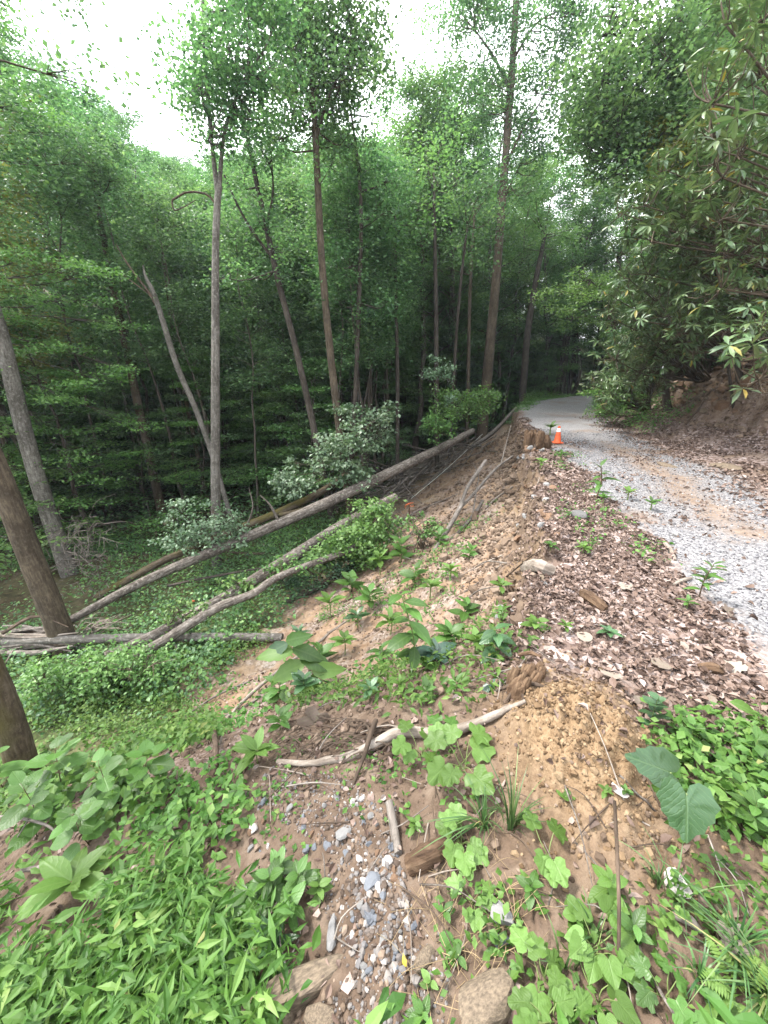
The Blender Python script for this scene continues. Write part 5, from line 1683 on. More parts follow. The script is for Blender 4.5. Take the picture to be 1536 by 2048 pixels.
bush('dark shrub in the shade below the vine-covered trunk', ground(640, 1160), [(*uv, 8.9) for uv in blob(560, 690, 1130, 1180, 14, 523)], 26, .2, .06, 'dark_leaf', 524)
bush('patch of leafy shrub growing in front of the splintered wood', ground(160, 1345), [(*uv, 6.3 + random.Random(i).uniform(-.5, .4)) for i, uv in enumerate(blob(60, 330, 1300, 1370, 40, 525, lambda u, v: v > 1335 - (u - 60) * .12))], 26, .2, .065, 'cover_leaf', 526, tm=OV)

# ------------------------------------------------------------------ ground cover: nobody could count it
def cover(name, P, kmin, kmax, h0, h1, r, lsize, lmat, seed, tm=None, flat=1.0, up=.15, nj=.45):
    rs = np.random.RandomState(seed)
    mb = MB()
    cnt = rs.randint(kmin, kmax + 1, len(P))
    hgt = np.repeat(rs.uniform(h0, h1, len(P)), cnt)
    base = np.repeat(rs.rand(len(P)), cnt)
    C = np.repeat(P, cnt, axis=0)
    n = len(C)
    pos = C + rs.normal(0, r, (n, 3)) * [1, 1, 0] + np.array([0, 0, 1.0]) * (hgt * rs.uniform(.1, 1, n) ** .6)[:, None]
    add_leaves(mb, tm or OV, pos, rand_dirs(rs, n, -.45, up), rand_nrm(rs, n, nj), lsize * rs.uniform(.55, 1.35, n), np.clip(.5 * base + .5 * rs.rand(n), 0, 1))
    return tag(mb.build(name, M[lmat]), kind='stuff')


LAN = tmpl_leaf(.13, .35, 2, .05, .35)
LAN2 = tmpl_leaf(.2, .38, 3, .06, .3)
PA = [(-300, 1660), (120, 1640), (260, 1690), (400, 1790), (560, 1890), (600, 1960), (520, 2200), (-300, 2200)]
gap = lambda P: fbm(P[:, 0] * 2.2, P[:, 1] * 2.2, 181, 3)
P = world_pts(620, -3.2, 0.2, .2, 2.2, lambda P, rs: poly_cond([PA])(P, rs) & (gap(P) > -.12 + .25 * (P[:, 1] > 1.2)), 530)
cover('grass', P, 6, 11, .04, .26, .05, .078, 'near_leaf', 531, LAN, up=.7, nj=.7)
P = world_pts(150, -3.2, 0.2, .2, 2.2, lambda P, rs: poly_cond([PA])(P, rs) & (gap(P) > -.1), 532)
cover('ground_cover', P, 4, 8, .10, .26, .05, .075, 'near_leaf', 533, LAN2, up=.4)
PB = [(-200, 1420), (60, 1400), (250, 1460), (420, 1470), (400, 1560), (300, 1640), (120, 1670), (-200, 1680)]
P = world_pts(360, -5.5, -.3, 1.2, 4, lambda P, rs: poly_cond([PB])(P, rs) & (gap(P) > -.12), 534)
cover('ground_cover', P, 5, 9, .08, .34, .07, .07, 'near_leaf', 535)
P = world_pts(190, -5.5, 0, .8, 4, lambda P, rs: poly_cond([[(200, 1560), (420, 1500), (520, 1600), (480, 1700), (380, 1760), (240, 1680)]])(P, rs) & (gap(P) > 0), 536)
cover('ground_cover', P, 3, 6, .04, .16, .05, .05, 'near_leaf', 537)
PC = [(-200, 1330), (180, 1330), (330, 1300), (480, 1262), (545, 1285), (430, 1350), (350, 1400), (440, 1440), (420, 1500), (240, 1480), (-200, 1430)]
P = world_pts(1900, -8.5, -1, 2.2, 6.8, poly_cond([PC], .9), 538)
cover('ground_cover', P, 7, 12, .06, .30, .09, .05, 'near_leaf', 539, nj=.35)


def c_valley(P, rs):
    s = fx(P)
    n = fbm(P[:, 0] * .45, P[:, 1] * .45, 141)
    return (s > 4.6) & heap_clear(P) & (np.hypot(P[:, 0], P[:, 1]) > 5.5) & (rs.rand(len(P)) < np.clip(.55 + 1.1 * n, .04, 1))


P = world_pts(3600, -20, 5, 4.5, 14, c_valley, 540)
cover('undergrowth', P, 8, 14, .1, .5, .17, .075, 'forest_leaf', 541, nj=.35)
P = world_pts(1500, -20, 5, 4.5, 14, c_valley, 542)
cover('undergrowth', P, 8, 14, .15, .7, .2, .085, 'cover_leaf', 543, nj=.35)


def c_forest(P, rs):
    s = fx(P); q = -s - TOE(P[:, 1])
    return ((s > 3) | (q > 3.2) | ((P[:, 1] > 30) & ((s > .6) | (q > .5)))) & heap_clear(P) & (rs.rand(len(P)) < np.clip(.6 + fbm(P[:, 0] * .3, P[:, 1] * .3, 151), .1, 1))


P = world_pts(5200, -36, 34, 13, 42, c_forest, 544)
cover('undergrowth', P, 10, 16, .3, 1.6, .34, .16, 'forest_leaf', 545, tmpl_far(), nj=.35)
P = world_pts(520, 2, 14, 13, 34, lambda P, rs: heap_clear(P) & (fx(P) > -.15) & (fx(P) < 3.2) & (P[:, 1] > 14 + 2.0 * (fx(P) < .9)), 546)
cover('roadside_weeds', P, 9, 15, .2, .8, .18, .10, 'near_leaf', 547, nj=.4)
P = world_pts(420, 5, 22, 21, 38, lambda P, rs: ((-fx(P) > -.3) & (-fx(P) < .6)) , 548)
cover('grass', P, 10, 16, .06, .25, .16, .14, 'bright_leaf', 549, LAN, up=.7, nj=.6)
P = world_pts(500, 5, 16, 13, 30, lambda P, rs: (-fx(P) > TOE(P[:, 1]) - .4) & (-fx(P) < TOE(P[:, 1]) + 1.6), 550)
cover('roadside_weeds', P, 8, 14, .1, .6, .16, .09, 'cover_leaf', 551, nj=.4)


P = world_pts(4200, 1, 44, 28, 70, lambda P, rs: (fx(P) > .4) | (-fx(P) > TOE(P[:, 1]) + .5), 566)
cover('undergrowth', P, 10, 16, .3, 1.8, .4, .17, 'bright_leaf', 567, tmpl_far(), nj=.35)  # brighter leaf colour stands in for sunlit gaps beyond the bend


def c_slope(P, rs):
    s = fx(P); n = fbm(P[:, 0] * 1.1, P[:, 1] * 1.1, 161)
    return (s > .5) & (s < 4.8) & (rs.rand(len(P)) < np.clip(n * 1.8 - .25, 0, 1))


P = world_pts(380, -4, 3, 2.4, 9, c_slope, 552)
cover('slope_weeds', P, 4, 9, .04, .22, .08, .055, 'near_leaf', 553)
PI = [(520, 1300), (700, 1255), (860, 1240), (1000, 1200), (1060, 1290), (1010, 1400), (880, 1440), (720, 1420), (600, 1420), (540, 1380)]
P = world_pts(430, -1.5, 1.4, 1.2, 3.4, poly_cond([PI]), 554)
cover('ground_cover', P, 4, 8, .03, .15, .05, .055, 'near_leaf', 555, LAN2)
P = world_pts(270, -2.5, 3, 2.2, 7, poly_cond([[(640, 1130), (860, 1060), (930, 1180), (840, 1260), (640, 1250)]]), 556)
cover('slope_weeds', P, 4, 9, .04, .2, .06, .055, 'near_leaf', 557, LAN2)
PJ = [(1290, 1470), (1420, 1440), (1700, 1440), (1700, 1700), (1480, 1680), (1330, 1580)]
P = world_pts(330, .8, 3, .7, 2.0, poly_cond([PJ]), 558)
cover('ground_cover', P, 4, 7, .03, .13, .04, .045, 'near_leaf', 559)
P = world_pts(170, .2, 2.2, .4, 1.6, poly_cond([[(1330, 1700), (1700, 1680), (1700, 2100), (1150, 2100), (900, 2050), (880, 1800), (1000, 1780), (1200, 1850)]]), 560)
cover('ground_cover', P, 3, 6, .02, .09, .04, .03, 'near_leaf', 561)
P = world_pts(130, -.8, 1, .6, 2.2, poly_cond([[(540, 1480), (960, 1480), (960, 1660), (760, 1660), (560, 1560)], [(480, 1540), (660, 1560), (640, 1720), (500, 1690)]]), 562)
cover('ground_cover', P, 2, 5, .01, .06, .03, .028, 'near_leaf', 563)
P = world_pts(120, 1.4, 4.6, 3.2, 9, lambda P, rs: (-fx(P) > .3) & (-fx(P) < 1.1) & (fbm(P[:, 0] * 1.5, P[:, 1] * 1.5, 171) > .05), 564)
cover('roadside_weeds', P, 4, 8, .02, .13, .05, .04, 'near_leaf', 565)
# the same weeds go on round the place where the camera stands
def c_round(P, rs):
    u, v, D = proj(P)
    inside = (D > .2) & (u > -250) & (u < 1640) & (v < 2120)
    return ~inside & (np.hypot(P[:, 0], P[:, 1]) > .35) & (gap(P) > -.25)


P = world_pts(1500, -5, 2.6, -2.5, 2.4, c_round, 580)
cover('ground_cover', P, 5, 9, .05, .24, .06, .075, 'near_leaf', 581, LAN2, up=.5)
P = world_pts(900, -9, -3, -1, 5, c_round, 582)
cover('ground_cover', P, 6, 10, .08, .3, .09, .07, 'near_leaf', 583)
# dry straw
rs = np.random.RandomState(570)
mb = MB()
for i in range(95):
    u, v = rs.uniform(830, 1040), rs.uniform(1720, 2010)
    p = ground(u, v, .012); D = 1.3; a = rs.uniform(0, 6.28); L = rs.uniform(.06, .2)
    q = p + np.array([L * math.cos(a), L * math.sin(a), 0]); q[2] = float(H(q[0], q[1])) + rs.uniform(.005, .03)
    add_tube(mb, smooth_path([p, (p + q) / 2 + rs.normal(0, .012, 3) + [0, 0, .012], q], 6), [.0008] * 6, 3, cap=False)
M['straw'] = plain_mat('straw', (.26, .19, .105), .8, .2, .3)
tag(mb.build('dry_straw', M['straw']), kind='stuff')

# ------------------------------------------------------------------ plants one can single out near the camera: every leaf a part
LEAFT = {
    'lance': tmpl_leaf(.17, .38, 5, .05, .30), 'ovate': tmpl_leaf(.27, .42, 5, .05, .25), 'elliptic': tmpl_leaf(.22, .5, 5, .05, .35),
    'oval': tmpl_fan(ROUND, .42, .08, .15, .02, 1), 'lobed': tmpl_fan(LOBED, .36, .06, .12, .035, 2), 'maple': tmpl_fan(MAPLE, .3, .06, .12, .035, 3),
    'heart': tmpl_fan(HEART, .3, .06, .2, .025, 4), 'colt': tmpl_fan(COLT, .25, .05, .22, .022, 5), 'serrate': tmpl_leaf(.22, .42, 8, .06, .3, serr=.16),
}
LEAF_ME = {}


def leaf_mesh(kind, mat):
    if (kind, mat) not in LEAF_ME:
        V, T = LEAFT[kind]
        LEAF_ME[(kind, mat)] = MB().add(V, T, lc=V * [1, 1, 0]).mesh('leaf', M[mat], smooth=True)
    return LEAF_ME[(kind, mat)]


def put_leaf(e, p, d, nrm, size, kind, mat, rs, wid=1.0):
    o = bpy.data.objects.new('leaf', leaf_mesh(kind, mat))
    COL.objects.link(o)
    o.parent = e
    Fm = frames(np.array([d]), np.array([nrm]))[0]
    Mx = Matrix([[*Fm[0], 0], [*Fm[1], 0], [*Fm[2], 0], [0, 0, 0, 1]])
    o.rotation_mode = 'QUATERNION'
    o.location = np.asarray(p) - np.asarray(e.location)
    o.rotation_quaternion = Mx.to_quaternion()
    o.scale = (size, size * wid, size)
    return o


def plant(name, label, cat, u, v, hpx, n, lpx, kind, mat, mode='stalk', seed=0, group=None, lean=(0, 0), stem='stem', el=(.1, .6), spread=1.0, petiole=.0, t0=.25, r_=.0022, dz=0.0):
    """hpx: height in photo pixels, lpx: leaf length in photo pixels"""
    rs = np.random.RandomState(2000 + seed)
    p = ground(u, v, dz); D = float(proj(p)[2]) ; k = D / FPX
    big = .66 if D < 1.75 else .82
    Ht, L = hpx * k * big, lpx * k * big
    e = thing(name, label, cat, tuple(p), group)
    mb = MB()
    if mode == 'stalk':
        top = p + np.array([lean[0] * Ht, lean[1] * Ht, Ht])
        S = smooth_path([p - [0, 0, .02], p + (top - p) * .5 + rs.normal(0, .04 * Ht, 3) * [1, 1, 0], top], 14)
        add_tube(mb, S, np.linspace(r_, r_ * .5, 14) * max(1, D / 1.6), 6)
        for i in range(n):
            t = t0 + (1 - t0) * (i + .5) / n if n > 1 else .9
            b = S[min(13, int(t * 13.99))]
            a = (i % 2) * 3.14 + (i // 2) * 1.57 + rs.normal(0, .35) + seed
            ee = rs.uniform(*el) + (.5 * t ** 3)
            d = np.array([math.cos(a) * math.cos(ee), math.sin(a) * math.cos(ee), math.sin(ee)])
            q = b
            if petiole:
                q = b + (d + [0, 0, .25]) * L * petiole
                add_tube(mb, np.array([b, q]), [r_ * .5, r_ * .4], 4, cap=False)
            put_leaf(e, q, d, unit(np.array([0, 0, 1.0]) + rs.normal(0, .2, 3) - d * .1), L * rs.uniform(.75, 1.15) * (.65 + .5 * math.sin(3.14 * min(1, t * .8 + .15))), kind, mat, rs)
    elif mode == 'rosette':
        top = p + np.array([lean[0] * Ht, lean[1] * Ht, Ht])
        add_tube(mb, smooth_path([p - [0, 0, .02], (p + top) / 2 + rs.normal(0, .03 * Ht, 3), top], 8), np.linspace(r_ * 1.2, r_, 8) * max(1, D / 1.6), 6)
        for i in range(n):
            a = i * 2.4 + rs.normal(0, .25) + seed
            ee = rs.uniform(*el) + .7 * (i / n)
            d = np.array([math.cos(a) * math.cos(ee), math.sin(a) * math.cos(ee), math.sin(ee)])
            put_leaf(e, top - [0, 0, Ht * .25 * (1 - i / n)], d, unit(np.array([0, 0, 1.0]) - d * .3 + rs.normal(0, .12, 3)), L * rs.uniform(.8, 1.15) * (1.05 - .4 * i / n), kind, mat, rs)
    else:                                                       # leaves each on its own stalk from the ground
        for i in range(n):
            a = i * 2.4 + rs.normal(0, .4) + seed
            rad = spread * L * rs.uniform(.25, .95)
            h = Ht * rs.uniform(.55, 1.05)
            q = p + np.array([math.cos(a) * rad, math.sin(a) * rad, h])
            g = float(H(q[0], q[1])) + .03
            q[2] = max(q[2], g + .02)
            add_tube(mb, smooth_path([p + rs.normal(0, .01, 3) * [1, 1, 0], (p + q) / 2 + [0, 0, .15 * h], q], 6), np.linspace(r_, r_ * .6, 6), 5, cap=False)
            d = unit(np.array([math.cos(a), math.sin(a), rs.uniform(-.25, .15)]) + rs.normal(0, .25, 3) * [1, 1, .3] + np.array([0, -.35, 0]))
            put_leaf(e, q, d, unit(np.array([0, -.28, 1.0]) + rs.normal(0, .2, 3)), L * rs.uniform(.75, 1.15), kind, mat, rs)
    mb.build('stem', M[stem], e, smooth=True)
    return e


# lower left
plant('seedling', 'light green seedling with very long leaves on the dirt at the lower left', 'seedling', 155, 1795, 60, 11, 118, 'elliptic', 'lime_leaf', 'rosette', 1, stem='woody_stem', el=(-.1, .5))
plant('seedling', 'bright green rosette seedling beside the broken root stub', 'seedling', 516, 1528, 46, 9, 74, 'elliptic', 'lime_leaf', 'rosette', 2, el=(0, .5))
plant('leafy_plant', 'dark green plant with long pointed leaves at the bottom beside the tan slab', 'plant', 552, 1905, 38, 8, 108, 'lance', 'deep_leaf', 'rosette', 3, el=(.1, .8))
plant('leafy_plant', 'plant with drooping pointed leaves above the dense green patch', 'plant', 362, 1615, 40, 5, 56, 'ovate', 'plant_leaf', 'rosette', 4, el=(-.9, -.2), stem='woody_stem')
plant('seedling', 'single pale round leaf on a thin stalk at the left slope', 'seedling', 376, 1590, 46, 1, 36, 'oval', 'lime_leaf', 'stalk', 5)
plant('leafy_plant', 'slender upright plant with thin leaves left of the gravel', 'plant', 340, 1685, 60, 9, 46, 'lance', 'plant_leaf', 'stalk', 6)
for i, (u, v, h, n) in enumerate([(500, 1820, 90, 11), (545, 1800, 110, 12), (585, 1835, 80, 10), (470, 1860, 80, 10), (520, 1880, 70, 9), (430, 1840, 80, 10), (600, 1785, 90, 10), (450, 1905, 60, 9), (560, 1760, 70, 9), (395, 1880, 70, 9), (370, 1940, 70, 9), (470, 1960, 70, 9), (420, 1990, 80, 10), (300, 1960, 80, 10), (340, 2040, 80, 10), (240, 2010, 80, 9), (520, 2020, 60, 8), (160, 2030, 80, 9)]):
    plant('leafy_plant', 'upright green weed with pointed leaves in the dense patch left of the gravel', 'plant', u, v, h, n, 62, 'ovate', 'plant_leaf', 'stalk', 10 + i, 'pointed-leaved weeds of the lower left patch', el=(-.1, .5))
plant('leafy_plant', 'bright lime leaf shooting up at the bottom edge', 'plant', 548, 2075, 40, 3, 84, 'ovate', 'lime_leaf', 'rosette', 29, el=(.7, 1.2))
for i, (u, v, h, n, lab) in enumerate([(130, 1600, 165, 15, 'tallest thin-stemmed plant with oval leaves at the left, in front of the dark trunk foot'),
                                       (18, 1600, 150, 12, 'oval-leaved plant cut by the left edge of the picture'),
                                       (72, 1680, 175, 15, 'broad oval-leaved plant between the edge plant and the tallest one'),
                                       (235, 1610, 130, 13, 'oval-leaved plant right of the tallest one at the left'),
                                       (300, 1570, 90, 10, 'shorter oval-leaved plant near the straight grey stick'),
                                       (180, 1690, 110, 12, 'bushy oval-leaved plant behind the long-leaved seedling')]):
    plant('leafy_plant', lab, 'plant', u, v, h, n, 46, 'oval', 'plant_leaf', 'stalk', 40 + i, lean=(.12 * (-1) ** i, 0), stem='woody_stem', el=(-.3, .25), petiole=.25)
# the crest and middle
plant('leafy_stalk', 'tall leafy stalk with long drooping pale leaves rising from the crest', 'plant', 832, 1345, 215, 16, 64, 'elliptic', 'plant_leaf', 'stalk', 50, el=(-.35, .2), lean=(-.18, 0), r_=.004)
plant('broad_leaf_plant', 'dark bluish plant with broad glossy leaves left of the layered stump', 'plant', 868, 1325, 30, 10, 66, 'serrate', 'blue_leaf', 'rosette', 51, el=(-.4, .4))
plant('broad_leaf_plant', 'upright dark-leaved plant behind the layered stump', 'plant', 985, 1325, 95, 12, 60, 'serrate', 'deep_leaf', 'stalk', 52, el=(-.5, .2))
plant('broad_leaf_plant', 'hanging dark leaves in front of the layered stump', 'plant', 980, 1372, 12, 5, 66, 'serrate', 'blue_leaf', 'rosette', 53, el=(-.9, -.3))
plant('leafy_plant', 'low bright plant between the dark bluish one and the tall stalk', 'plant', 900, 1300, 50, 11, 52, 'elliptic', 'plant_leaf', 'rosette', 54)
plant('leafy_plant', 'light green weeds right of the hanging dark leaves', 'plant', 1070, 1262, 32, 9, 34, 'ovate', 'lime_leaf', 'stalk', 55)
plant('leafy_plant', 'dark crumpled green plant on the leaf litter', 'plant', 1216, 1272, 14, 12, 34, 'serrate', 'deep_leaf', 'rosette', 56, el=(-.2, .5))
plant('leafy_plant', 'small leafy tuft on the bare slope left of the tall stalk', 'plant', 715, 1255, 36, 10, 36, 'elliptic', 'deep_leaf', 'rosette', 57)
for i, (u, v, h, n, l_) in enumerate([(640, 1330, 50, 9, 40), (690, 1310, 50, 9, 40), (760, 1330, 50, 9, 42), (610, 1400, 60, 10, 44), (560, 1400, 60, 10, 44), (800, 1390, 40, 8, 36), (850, 1400, 40, 8, 34), (740, 1400, 40, 8, 36), (910, 1390, 40, 8, 36), (950, 1310, 50, 9, 42), (560, 1460, 50, 9, 40), (600, 1290, 40, 8, 34), (930, 1240, 50, 9, 38), (780, 1270, 50, 9, 40), (1000, 1250, 40, 8, 36)]):
    plant('leafy_plant', 'leafy green weed in the growth along the near crest', 'plant', u, v, h, n, l_, ['ovate', 'elliptic', 'lance'][i % 3], ['plant_leaf', 'lime_leaf', 'plant_leaf', 'deep_leaf'][i % 4], ['stalk', 'rosette'][i % 2], 60 + i, 'leafy weeds along the near crest')
for i, (u, v, h, n, l_) in enumerate([(700, 1190, 40, 9, 30), (760, 1150, 40, 9, 28), (800, 1130, 50, 10, 30), (860, 1200, 36, 8, 28), (740, 1215, 36, 9, 30), (900, 1160, 26, 8, 24), (940, 1120, 24, 7, 24), (690, 1150, 36, 9, 28), (830, 1175, 40, 9, 30), (660, 1235, 40, 9, 32), (880, 1090, 24, 7, 22), (1000, 1190, 24, 8, 24)]):
    plant('leafy_plant', 'green weed growing on the bare soil in the middle of the slope', 'plant', u, v, h * 1.25, n, l_ * 1.3, ['ovate', 'elliptic'][i % 2], ['plant_leaf', 'lime_leaf'][i % 2], ['stalk', 'rosette'][i % 2], 180 + i, 'weeds on the middle of the bare slope')
# wilted broken plant
e = thing('wilted_plant', 'wilted broken plant with big limp leaves lying over the crest', 'plant', tuple(ground(640, 1380)))
rs = np.random.RandomState(90)
g0 = ground(640, 1380); Dw = float(proj(g0)[2]) - .12
S = smooth_path([at(722, 1397, Dw), at(690, 1378, Dw), at(650, 1365, Dw), at(618, 1335, Dw), at(592, 1305, Dw), at(572, 1282, Dw)], 24)
mb = MB(); add_tube(mb, S, np.linspace(.007, .004, 24), 8); mb.build('stem', M['straw'], e, smooth=True)
for i, (t, du, dv, s_, m_) in enumerate([(6, -40, 50, 84, 'plant_leaf'), (8, -60, 60, 92, 'plant_leaf'), (10, 30, 60, 80, 'deep_leaf'), (12, -30, 70, 90, 'plant_leaf'), (13, 60, -10, 70, 'lime_leaf'), (15, -60, 20, 84, 'lime_leaf'), (17, 60, 10, 78, 'plant_leaf'), (19, -70, -4, 80, 'lime_leaf'), (20, 60, 10, 70, 'plant_leaf'), (22, -50, 20, 60, 'deep_leaf'), (23, 30, -16, 60, 'plant_leaf'), (7, 36, 34, 66, 'plant_leaf')]):
    b = S[t]
    d = unit(np.array([du, -12, -dv]) / 60.0)
    put_leaf(e, b, d, unit(np.array([.1, -.7, .7]) + rs.normal(0, .25, 3)), s_ * Dw / FPX, 'serrate', m_, rs)
o = thing('dead_leaf', 'large grey dried leaf hanging below the wilted plant', 'leaf', tuple(ground(618, 1470, .05)))
put_leaf(o, ground(640, 1440, .06), [-.35, -.5, -.55], [.2, -.8, .5], 84 * 1.9 / FPX, 'maple', 'dead_leaf', rs)
# saplings by the road
plant('sapling', 'taller sapling with whorled leaves standing on the gravel at the right', 'sapling', 1397, 1200, 96, 13, 40, 'lance', 'plant_leaf', 'stalk', 91, lean=(.12, 0), stem='woody_stem', el=(0, .5), t0=.3, r_=.0035)
plant('sapling', 'sapling with pale leaves on the crest below the traffic cone', 'sapling', 1190, 1000, 84, 13, 36, 'lance', 'plant_leaf', 'stalk', 92, stem='woody_stem', el=(-.2, .5), t0=.1, r_=.0035)
for i, (u, v) in enumerate([(1205, 1010), (1255, 1000), (1300, 1020), (1100, 870), (1120, 925), (1080, 940), (1100, 1105), (1165, 1110), (1372, 1218), (1130, 1265)]):
    plant('weed', 'small green weed growing on the shoulder of the gravel road', 'weed', u, v, 22, 9, 24, 'elliptic', ['plant_leaf', 'lime_leaf'][i % 2], 'rosette', 100 + i, 'small weeds along the road shoulder')
# tulip-tree and grape seedlings of the foreground
LOB = 'lobed'
for i, (u, v, h, n, l_, kind, mat, lab) in enumerate([
        (842, 1512, 55, 7, 46, 'lobed', 'lime_leaf', 'lobed yellow-green seedling in front of the curved branch at its middle'),
        (925, 1535, 62, 7, 54, 'lobed', 'lime_leaf', 'lobed pale seedling in front of the right end of the curved branch'),
        (893, 1480, 50, 4, 42, 'maple', 'plant_leaf', 'small lobed seedling poking over the curved branch'),
        (922, 1688, 70, 9, 54, 'lobed', 'lime_leaf', 'cluster of lobed leaves left of the big grass tuft'),
        (1092, 1722, 62, 5, 66, 'lobed', 'lime_leaf', 'seedling with three large round-lobed leaves under the sandy mound'),
        (950, 1808, 40, 4, 48, 'maple', 'lime_leaf', 'single maple-like seedling over the dry stems'),
        (1085, 1968, 60, 5, 70, 'lobed', 'lime_leaf', 'large lobed seedling at the bottom middle'),
        (1100, 2050, 50, 7, 72, 'lobed', 'lime_leaf', 'lobed seedling at the bottom edge right of the tan rock'),
        (1185, 2000, 50, 5, 62, 'heart', 'lime_leaf', 'heart-leaved plant at the bottom under the black stick')]):
    plant('lobed_seedling', lab, 'seedling', u, v, h, n, l_, kind, mat, 'ground', 120 + i, spread=1.25)
for i, (u, v, h, n, l_, kind, mat, md, lab) in enumerate([
        (1212, 1800, 95, 9, 62, 'ovate', 'lime_leaf', 'stalk', 'tall plant with pointed lime leaves in front of the black stick'),
        (1190, 1905, 85, 9, 68, 'heart', 'lime_leaf', 'ground', 'wide heart-leaved plant below the black stick'),
        (1262, 1880, 75, 6, 60, 'ovate', 'plant_leaf', 'stalk', 'pointed-leaved plant right of the black stick'),
        (1150, 1845, 50, 6, 50, 'oval', 'lime_leaf', 'stalk', 'round-leaved plant left of the black stick'),
        (1060, 1795, 65, 10, 44, 'ovate', 'plant_leaf', 'stalk', 'leafy weed right of the single maple-like seedling'),
        (888, 1835, 34, 4, 44, 'ovate', 'plant_leaf', 'rosette', 'small three-leaved weed at the left of the dry stems'),
        (905, 1900, 44, 5, 40, 'oval', 'plant_leaf', 'stalk', 'round-leaved weed in the dry stems'),
        (915, 1925, 40, 4, 40, 'ovate', 'plant_leaf', 'rosette', 'pointed weed at the foot of the dry stems'),
        (995, 1905, 60, 7, 40, 'elliptic', 'plant_leaf', 'stalk', 'slim weed beside the grey angular rock'),
        (1018, 1945, 30, 2, 50, 'ovate', 'plant_leaf', 'rosette', 'single leaning pale leaf below the grey rocks'),
        (845, 2040, 44, 6, 52, 'ovate', 'plant_leaf', 'stalk', 'dark pointed weed at the bottom edge in the orange gravel'),
        (860, 1975, 40, 5, 40, 'ovate', 'lime_leaf', 'stalk', 'light weed left of the big tan rock'),
        (1340, 1855, 40, 3, 42, 'heart', 'lime_leaf', 'stalk', 'two round leaves beside the grey mossy limb'),
        (1330, 2000, 40, 6, 60, 'maple', 'plant_leaf', 'ground', 'pale crinkled leaf plant at the bottom right'),
        (1440, 2030, 50, 5, 50, 'oval', 'lime_leaf', 'stalk', 'round-leaved weed at the bottom right corner'),
        (1210, 1590, 22, 6, 30, 'ovate', 'lime_leaf', 'rosette', 'tiny seedling at the top right of the sandy mound'),
        (1248, 1590, 22, 6, 26, 'ovate', 'plant_leaf', 'rosette', 'tiny seedling next to the lichen-spotted chip'),
        (1130, 1600, 14, 4, 32, 'oval', 'lime_leaf', 'rosette', 'flat pale seedling in the middle of the sandy mound'),
        (830, 1720 - 60, 40, 8, 34, 'ovate', 'lime_leaf', 'stalk', 'pale weed beside the grey wood piece'),
        (640, 1790, 50, 8, 42, 'ovate', 'lime_leaf', 'stalk', 'yellow-green weed at the right end of the dense patch'),
        (480, 1600, 40, 7, 34, 'ovate', 'plant_leaf', 'stalk', 'small weed at the upper edge of the gravel'),
        (1300, 1455, 90, 12, 30, 'oval', 'deep_leaf', 'stalk', 'thin dark-stemmed plant with small round leaves over the leaf litter'),
        (1370, 1500, 100, 13, 34, 'oval', 'plant_leaf', 'stalk', 'thin-stemmed plant with round leaves beside the broad dark leaf'),
        (1500, 1520, 80, 9, 62, 'elliptic', 'plant_leaf', 'stalk', 'broad-leaved plant cut by the right edge above the weeds'),
        (1490, 1660, 120, 13, 62, 'ovate', 'plant_leaf', 'stalk', 'bushy leafy plant at the right edge beside the broad dark leaves'),
        (1440, 1640, 90, 11, 54, 'ovate', 'lime_leaf', 'stalk', 'fresh green plant just right of the broad dark leaves'),
        (1530, 1700, 110, 11, 60, 'ovate', 'plant_leaf', 'stalk', 'leafy plant leaning in from the right edge'),
        (1420, 1585, 50, 10, 38, 'serrate', 'lime_leaf', 'rosette', 'low light green weeds behind the broad dark leaves')]):
    plant('leafy_plant', lab, 'plant', u, v, h, n, l_, kind, mat, md, 140 + i, el=(-.15, .5), spread=1.1)
# the two big dark leaves
e = thing('broad_leaf_plant', 'coltsfoot-like plant with two very large dark green leaves at the right', 'plant', tuple(ground(1345, 1640)))
g0 = np.array(e.location); Dc = float(proj(g0)[2])
mb = MB()
j1, j2 = at(1340, 1545, Dc - .05), at(1372, 1588, Dc - .14)
for j in (j1, j2):
    add_tube(mb, smooth_path([g0, (g0 + j) / 2 + [.02, 0, .03], j], 8), [.004] * 8, 6)
mb.build('stem', M['stem'], e, smooth=True)
put_leaf(e, j1, unit(np.array([-.86, .1, .38])), unit(np.array([.25, -.55, .75])), 84 * Dc / FPX, 'colt', 'deep_leaf', rs, .72)
put_leaf(e, j2, unit(np.array([-.18, -.62, -.66])), unit(np.array([-.05, -.75, .62])), 74 * Dc / FPX, 'colt', 'deep_leaf', rs, 1.08)
o = put_leaf(thing('fallen_leaf', 'yellow-green drooping leaf at the right edge over the leaf litter', 'leaf', tuple(ground(1490, 1462, .1))), ground(1448, 1436, .1), [.9, -.2, -.2], [.1, -.5, .9], 66 * 2 / FPX, 'lance', 'lime_leaf', rs)
put_leaf(thing('fallen_leaf', 'small yellow leaf beside the cream stone', 'leaf', tuple(ground(810, 1930, .03))), ground(806, 1918, .03), [.15, -.7, -.2], [0, -.5, .9], 20 * 1.3 / FPX, 'elliptic', 'gold_leaf', rs)
put_leaf(thing('fallen_leaf', 'pale curled dead leaf in the grass at the bottom right', 'leaf', tuple(ground(1440, 1920, .05))), ground(1450, 1880, .06), [-.1, -.7, -.5], [.1, -.7, .6], 66 * 1.3 / FPX, 'maple', 'dead_leaf', rs)
